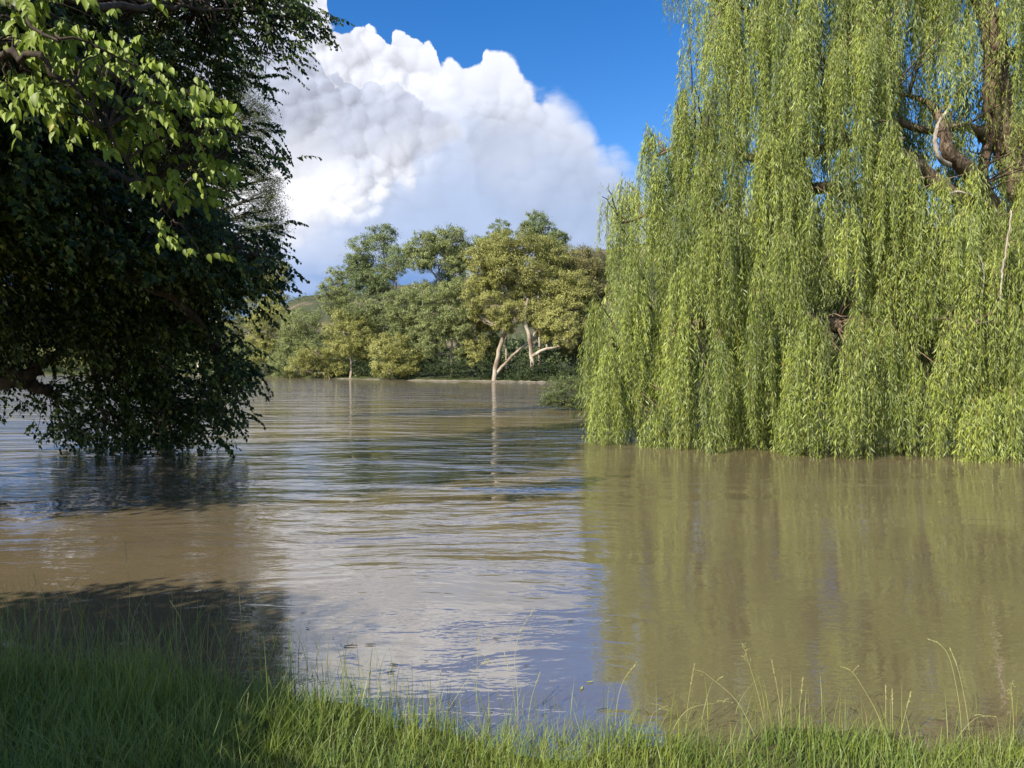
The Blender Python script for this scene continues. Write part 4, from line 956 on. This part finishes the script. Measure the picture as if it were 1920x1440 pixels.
# tree beside the photographer, out of the frame on the left; it throws the shade over the grass
def shade_tree():
    C = A([-6.2, 1.15, 2.9])
    root = empty('bank_tree', (C[0], C[1], float(near_z(C[0], C[1]))), label='small round tree just outside the left edge that shades the grass', cat='tree')
    tb = Mesh(); fb = Mesh()
    g = A(root.location)
    tb.tube(wob(spline([g + [0, 0, -.2], g + [.05, 0, 1], C], 5), .02), np.linspace(.13, .06, 11), 8)
    n = 3600
    u = nrm(rng.normal(size=(n, 3))) * (rng.uniform(.05, 1, n) ** (1 / 3))[:, None]
    c = C + u * A([2.1, 2.1, 1.2])
    c2 = A([-5.15, -0.10, 2.9]) + nrm(rng.normal(size=(1500, 3))) * (rng.uniform(.05, 1, 1500) ** (1 / 3))[:, None] * A([1.15, 1.15, .8])
    c = np.vstack([c, c2]); n = len(c)
    tb.tube(bez(C - [0, 0, .4], (C + A([-4.6, -.05, 2.9])) / 2, A([-4.6, -0.05, 2.8]), 6), np.linspace(.06, .02, 6), 6)
    for q in c[:60]: tb.tube(bez(C - [0, 0, .5], (C + q) / 2, q, 5), np.linspace(.03, .006, 5), 4)
    spray_leaves(fb, c, nrm(rng.normal(size=c.shape) + A([0, 0, -.2])), np.full(n, .4), 9, np.full(n, .11), rng)
    tb.build('trunk', [M['bark_dark']], root); fb.build('crown', [M['broad']], root, smooth=False)
shade_tree()

# ------------------------------------------------------------------ grass
def blades(mb, x, y, H, Wd, lean, tint, z=None, segs=3, curl=1.0):
    N = len(x); z = near_z(x, y) - 0.01 if z is None else z
    a = rng.uniform(0, 2 * np.pi, N); dirn = np.stack([np.cos(a), np.sin(a), 0 * a], 1)
    fa = a + rng.uniform(0.9, 2.2, N); side = np.stack([np.cos(fa), np.sin(fa), 0 * a], 1)
    t = np.linspace(0, 1, segs + 1)
    o = np.stack([x, y, z], 1)
    rows = []
    for k_, tt in enumerate(t):
        c = o + dirn * (lean * H * tt ** 1.8)[:, None] + UP * (H * tt * (1 - 0.22 * curl * np.minimum(lean, 1.2) * tt))[:, None]
        w_ = (Wd * (1 - tt ** 1.6) * 0.5 + 0.0002)[:, None]
        rows += [c - side * w_, c + side * w_]
    v = np.stack(rows, 1)
    b = np.arange(N)[:, None, None] * (2 * (segs + 1)); s_ = (np.arange(segs) * 2)[None, :, None]
    f = b + s_ + np.array([[[0, 1, 3, 2]]])
    mb.add(v.reshape(-1, 3), f.reshape(-1, 4), 0, np.repeat(tint, segs))
def grass():
    g = Mesh()
    N = 90000
    x = rng.uniform(-5.2, 4.6, N); s = shore(x)
    y = s - 2.3 + (rng.uniform(0, 1, N) ** 0.8) * 2.55
    # clumpy density
    dn = 0.55 + 0.45 * np.sin(x * 5.3 + 2 * np.sin(y * 4)) * np.sin(y * 6.1 + x * 1.7)
    over = np.maximum(y - s, 0)
    left = np.clip((-x - 0.3) / 1.6, 0, 1)
    keep = (rng.random(N) < 0.45 + 0.55 * dn) & (rng.random(N) < np.exp(-over * (22 - 15 * left)))
    x, y, left, dn = x[keep], y[keep], left[keep], dn[keep]; n = len(x)
    H = (0.085 + 0.06 * left + 0.03 * dn) * rng.lognormal(0, .34, n)
    tint = np.clip(.5 + .18 * np.sin(x * 3.1 + y * 2) + rng.normal(0, .2, n), 0, .92); tint = np.where(rng.random(n) < .08, 1.0, tint)
    blades(g, x, y, H, 0.0042 * rng.uniform(.7, 1.4, n), rng.uniform(.15, 1.1, n), tint)
    # behind and around the photographer
    m = 16000; x = rng.uniform(-8, 8, m); y = rng.uniform(-4, 1.6, m)
    blades(g, x, y, rng.uniform(.08, .22, m), np.full(m, .007), rng.uniform(.2, .9, m), rng.uniform(.2, .8, m))
    g.build('grass', [M['grass']], smooth=False, label='lush green grass along the flooded near bank, long and shaded at left', cat='grass', kind='stuff')
    # tall thin stems in the shallow water at left
    g = Mesh(); m = 620
    x = -rng.uniform(0.3, 4.6, m); y = shore(x) + rng.uniform(-.45, .85, m) * np.clip((-x + .2) / 1.6, .25, 1)
    blades(g, x, y, rng.uniform(.22, .52, m) * np.clip((-x + 1) / 2.4, .5, 1), np.full(m, .0038), rng.uniform(.05, .55, m), np.where(rng.random(m) < .35, 1.0, rng.uniform(.3, .9, m)), z=np.maximum(near_z(x, y), -.25), segs=5)
    m = 420; x = rng.uniform(-1.6, 3.2, m); y = shore(x) + rng.uniform(-.5, .35, m)
    blades(g, x, y, rng.uniform(.14, .30, m), np.full(m, .0034), rng.uniform(.05, .6, m), np.where(rng.random(m) < .4, 1.0, rng.uniform(.4, .9, m)), z=np.maximum(near_z(x, y), -.2), segs=5)
    g.build('thin_grass_stems', [M['grass']], smooth=False, label='thin grass stems standing out of the shallow water beside the bank', cat='grass', kind='stuff')
grass()

def litter():
    mb = Mesh()
    for i in range(170):
        x = rng.uniform(-3.6, 3.2); y = shore(x) + rng.uniform(-.05, .42) ** 1.0; L = rng.uniform(.015, .07); a = rng.uniform(0, 3.14)
        dx, dy = math.cos(a) * L / 2, math.sin(a) * L / 2
        mb.tube([(x - dx, y - dy, .005), (x, y + L * .08, .008), (x + dx, y + dy, .006)], [.0016, .002, .001], 4, tint=rng.random())
    mb.build('straw_litter', [M['dryleaf']], label='bits of straw and dead leaf afloat along the near water edge', cat='litter', kind='stuff')
litter()
def stalk(label, pts, kind='spike', d=3.75, r=0.0017, head=0.3):
    """pts: photo positions from root to tip"""
    n = len(pts)
    P3 = np.array([A(P(px, py, d + (0.06 * i))) for i, (px, py) in enumerate(pts)])
    gz = float(near_z(P3[0][0], P3[0][1]))
    base = P3[0].copy(); base[2] = gz - .02
    P3 = np.vstack([base, P3]) if P3[0][2] > gz + .03 else P3
    sp = spline(P3, 6)
    root = empty('grass_stalk', sp[0], label=label, cat='grass stalk', group='tall seeding grass stalks on the near bank')
    mb = Mesh(); mb.tube(sp, np.linspace(r, r * .45, len(sp)), 5, tint=rng.uniform(.4, .9)); mb.build('stem', [M['stalk']], root)
    hb = Mesh(); L = np.linalg.norm(np.diff(sp, axis=0), axis=1).sum()
    if kind == 'spike' or kind == 'panicle':
        k0 = int(len(sp) * (1 - head)); seg = sp[k0:]
        m = 60 if kind == 'spike' else 90; ti = rng.uniform(0, len(seg) - 1.001, m); i0 = ti.astype(int); fr = (ti - i0)[:, None]
        p = seg[i0] * (1 - fr) + seg[i0 + 1] * fr; tg = nrm(seg[i0 + 1] - seg[i0])
        if kind == 'spike':
            hb.leaves(p, tg + rng.normal(0, .28, (m, 3)), rng.normal(size=(m, 3)), .010, .003, rng.uniform(.5, 1, m), 0, 0)
        else:
            for a_, t_ in zip(p[:16], tg[:16]):
                e = a_ + (t_ * .6 + rng.normal(0, .5, 3)) * .03; hb.tube([a_, (a_ + e) / 2, e], .0005, 3)
                q = a_ + (e - a_) * rng.uniform(.3, 1, (6, 1)); hb.leaves(q, rng.normal(size=(6, 3)) + t_, rng.normal(size=(6, 3)), .006, .0025, .8, 0, 0)
    elif kind == 'finger':
        tip = sp[-1]; tg = nrm(sp[-1] - sp[-3])
        for a_ in range(4):
            dr = nrm(tg * .5 + A([(-1, .9, .3, 1.1)[a_], rng.normal(0, .3), (.15, .35, -.5, -.1)[a_]]))
            st_ = sp[-1 - 2 * (a_ % 2)]
            q = bez(st_, st_ + dr * .03 + UP * .006, st_ + dr * rng.uniform(.045, .07) - UP * .004, 7)
            hb.tube(q, .0008, 4); m = 34
            ti = rng.uniform(0, 5.99, m); i0 = ti.astype(int); pp = q[i0]; hb.leaves(pp, nrm(q[i0 + 1] - q[i0]) + rng.normal(0, .2, (m, 3)), rng.normal(size=(m, 3)), .009, .0035, rng.uniform(.5, 1, m), 0, 0)
    elif kind == 'blade':
        m = len(sp); w_ = np.linspace(.004, .0005, m)[:, None]; sd_ = nrm(np.cross(np.gradient(sp, axis=0), A([0, 1, 0.2])))
        vv = np.stack([sp - sd_ * w_, sp + sd_ * w_], 1).reshape(-1, 3); k_ = np.arange(m - 1)[:, None] * 2
        hb.add(vv, k_ + np.array([[0, 1, 3, 2]]), 0, .7)
    hb.build('blade' if kind == 'blade' else 'seed_head', [M['stalk']], root, smooth=False)
for a_ in [
    ('tall grass stalk arching right over the cloud reflection, tip highest in the middle', [(972, 1385), (970, 1300), (965, 1240), (975, 1190), (1001, 1147)], 'spike', 3.9),
    ('straight grass stalk crossing the foot of the arching middle stalk', [(972, 1390), (962, 1300), (946, 1230)], 'spike', 3.9),
    ('pale stalk curving to the right in open brown water beside the willow reflection', [(1157, 1390), (1158, 1336), (1170, 1285), (1196, 1247)], 'spike', 3.8),
    ('upright stalk on the right bank just left of the many-fingered head', [(1288, 1410), (1293, 1330), (1305, 1252)], 'spike', 3.7),
    ('grass stalk ending in several spread yellow fingers, biggest such head', [(1250, 1405), (1290, 1340), (1345, 1325), (1365, 1322)], 'finger', 3.65),
    ('leaning stalk crossing behind the biggest fingered head', [(1425, 1395), (1385, 1320), (1326, 1268)], 'finger', 3.75),
    ('tall stalk with a feathery drooping tip above the biggest fingered head', [(1445, 1400), (1432, 1330), (1415, 1270), (1396, 1211)], 'panicle', 3.7),
    ('slim stalk right of the feathery one, leaning left', [(1475, 1405), (1468, 1330), (1452, 1244)], 'spike', 3.7),
    ('short upright stalk with pale tip between the slim stalk and the fine umbrella head', [(1502, 1410), (1505, 1340), (1511, 1274)], 'spike', 3.65),
    ('stalk bending left to an umbrella-like spread of fine seed fingers', [(1672, 1400), (1650, 1340), (1615, 1280), (1600, 1262)], 'finger', 3.8),
    ('arched stalk with a long curled pale head, tallest at the far right', [(1815, 1420), (1808, 1330), (1790, 1245), (1770, 1213), (1748, 1203)], 'spike', 3.7),
    ('stalk parallel to and just right of the arched curled one', [(1832, 1420), (1822, 1340), (1806, 1265), (1789, 1221)], 'spike', 3.7),
    ('leaning stalk with a yellow fingered head near the right frame edge', [(1790, 1430), (1810, 1385), (1838, 1355), (1858, 1350)], 'finger', 3.6),
    ('stalk with a fluffy greyish plume close against the right frame edge', [(1912, 1440), (1911, 1360), (1905, 1285)], 'panicle', 3.6),
    ('straight stalk left of the leaning yellow fingered head', [(1690, 1425), (1700, 1370), (1716, 1304)], 'spike', 3.6),
    ('thin stalk rising between the umbrella head and the straight right-hand stalk', [(1672, 1420), (1669, 1350), (1668, 1292)], 'spike', 3.65),
    ('second thin stalk next to the one below the umbrella head', [(1684, 1420), (1682, 1360), (1680, 1300)], 'spike', 3.65),
    ('small stalk with a hooked yellow head at the left end of the sunny bank', [(1215, 1405), (1225, 1350), (1245, 1332)], 'finger', 3.75),
    ('stalk leaning right to a drooping knot of leaves above the ripples', [(812, 1380), (850, 1320), (880, 1275), (912, 1240)], 'finger', 4.0),
    ('short stalk right of the arching middle stalk', [(988, 1385), (996, 1320), (1013, 1266)], 'spike', 3.9),
    ('broad pale bent blade lying over the sunny grass below the ripples', [(935, 1438), (905, 1400), (872, 1357)], 'blade', 3.6),
    ('thin vertical stalk above the ripples left of the drooping knot', [(823, 1380), (823, 1320), (824, 1263)], 'spike', 3.95),
    ('faint stalk standing in the cloud reflection, left of the arching middle stalk', [(892, 1380), (893, 1280), (897, 1190)], 'spike', 4.1),
    ('tallest thin stalk over the muddy water at left', [(232, 1230), (238, 1110), (233, 1060), (231, 1018)], 'spike', 4.6),
    ('short bright stalk over the muddy water near the left frame edge', [(66, 1240), (66, 1130), (56, 1072)], 'spike', 4.8),
    ('stalk leaning left that crosses another in the left shade', [(140, 1230), (124, 1137), (103, 1092)], 'spike', 4.8),
    ('stalk leaning right across its neighbour in the left shade', [(90, 1240), (112, 1130), (140, 1087)], 'spike', 4.8),
    ('stalk with a bright tip leaning right at the edge of the left shade', [(225, 1260), (245, 1160), (276, 1103)], 'spike', 4.6),
    ('plump bright seed spike rising from the dark grass left of the sunny bank', [(449, 1438), (453, 1380), (460, 1308)], 'spike', 3.5),
    ('pale seed spike leaning right in the bottom left corner', [(-10, 1450), (12, 1418), (43, 1368)], 'spike', 3.4),
    ('bright-tipped stem at the right end of the shaded long grass', [(440, 1260), (448, 1180), (444, 1105)], 'spike', 4.5),
    ('stalk leaning left among the sunlit stems in the shallows', [(352, 1250), (335, 1170), (315, 1130)], 'spike', 4.5)]:
    stalk(*a_)

# ------------------------------------------------------------------ floating bits
def float_leaf(label, px, py, L, ang, mat='dryleaf', kind='leaf'):
    d = CAM_H * F / (py - HOR); o = P(px, py, d); me_ = Mesh()
    ca, sa = math.cos(ang), math.sin(ang)
    if kind == 'leaf':
        n = 7; ts_ = np.linspace(0, 1, n); vv = []
        for t in ts_:
            w_ = max(.001, math.sin(math.pi * t ** .8)) * L * .16
            for sg in (-1, 0, 1):
                a_, b_ = (t - .5) * L, sg * w_
                vv.append((a_ * ca - b_ * sa, a_ * sa + b_ * ca, .005 + abs(sg) * L * .03 + .12 * L * (t - .4) ** 2))
        ff = [(3 * i + j, 3 * i + j + 1, 3 * i + j + 4, 3 * i + j + 3) for i in range(n - 1) for j in range(2)]
        me_.add(vv, ff, 0, rng.uniform(0, 1))
    else:
        me_.tube([(-L / 2 * ca, -L / 2 * sa, .006), (0, .06 * L, .009), (L / 2 * ca, L / 2 * sa, .007)], [.003, .004, .0015], 5, tint=.2)
        me_.tube([(0, .06 * L, .009), (L * .2, L * .3, .02)], [.0025, .001], 4, tint=.2)
    o_ = me_.build('floating_' + ('leaf' if kind == 'leaf' else 'twig'), [M[mat]], smooth=True, label=label, cat='floating ' + ('leaf' if kind == 'leaf' else 'twig'), group='dead leaves and twigs afloat in the cloud reflection')
    o_.location = (o.x, o.y, 0.0)
for a_ in [
    ('large dark dead leaf afloat at the edge of the shaded long grass', 517, 1196, .060, .2),
    ('dark narrow leaf afloat, upper one of a close pair in the cloud reflection', 576, 1171, .032, .3),
    ('dark narrow leaf afloat, lower one of a close pair in the cloud reflection', 574, 1183, .045, -.5),
    ('thin dark leaf afloat up-river of the close pair', 566, 1153, .045, .1),
    ('tiny dark leaf afloat, farthest out in the cloud reflection', 575, 1103, .025, .4),
    ('small dark leaf afloat above the thin one', 543, 1130, .025, 0),
    ('short curled leaf afloat just right of the close pair', 622, 1201, .025, 1.0),
    ('speck of leaf afloat below the curled one', 637, 1214, .022, .4),
    ('long slim leaf afloat right of the shaded grass tips', 692, 1214, .075, .05),
    ('small brown leaf afloat right of the long slim leaf', 716, 1155, .022, 0),
    ('dark leaf afloat on the upper edge of the fine ripples', 737, 1252, .060, -.3),
    ('dark leaf tilted upright in the water near the drooping knot', 866, 1236, .034, 1.2),
    ('oval dark leaf afloat left of the arching middle stalk', 930, 1202, .050, -.2),
    ('small dark leaf afloat left of the tilted one', 798, 1245, .036, .2),
    ('leaf afloat close right of the arching middle stalk', 987, 1254, .040, .5),
    ('pale slender leaf afloat near the willow reflection edge', 1071, 1169, .050, .15),
    ('short dark leaf afloat beside the arching stalk top', 845, 1193, .022, .2)]:
    float_leaf(*a_)
float_leaf('yellow leaf afloat right of the cloud reflection near the bank', 1092, 1298, .05, 1.3, 'yellowleaf')
float_leaf('bent yellow leaf afloat beside the other yellow one', 1108, 1286, .05, .3, 'yellowleaf')
float_leaf('dark forked twig afloat near the fine ripples', 655, 1217, .09, .1, 'bark_dark', 'twig')
float_leaf('small dark forked twig standing in the ripples', 730, 1267, .05, .6, 'bark_dark', 'twig')
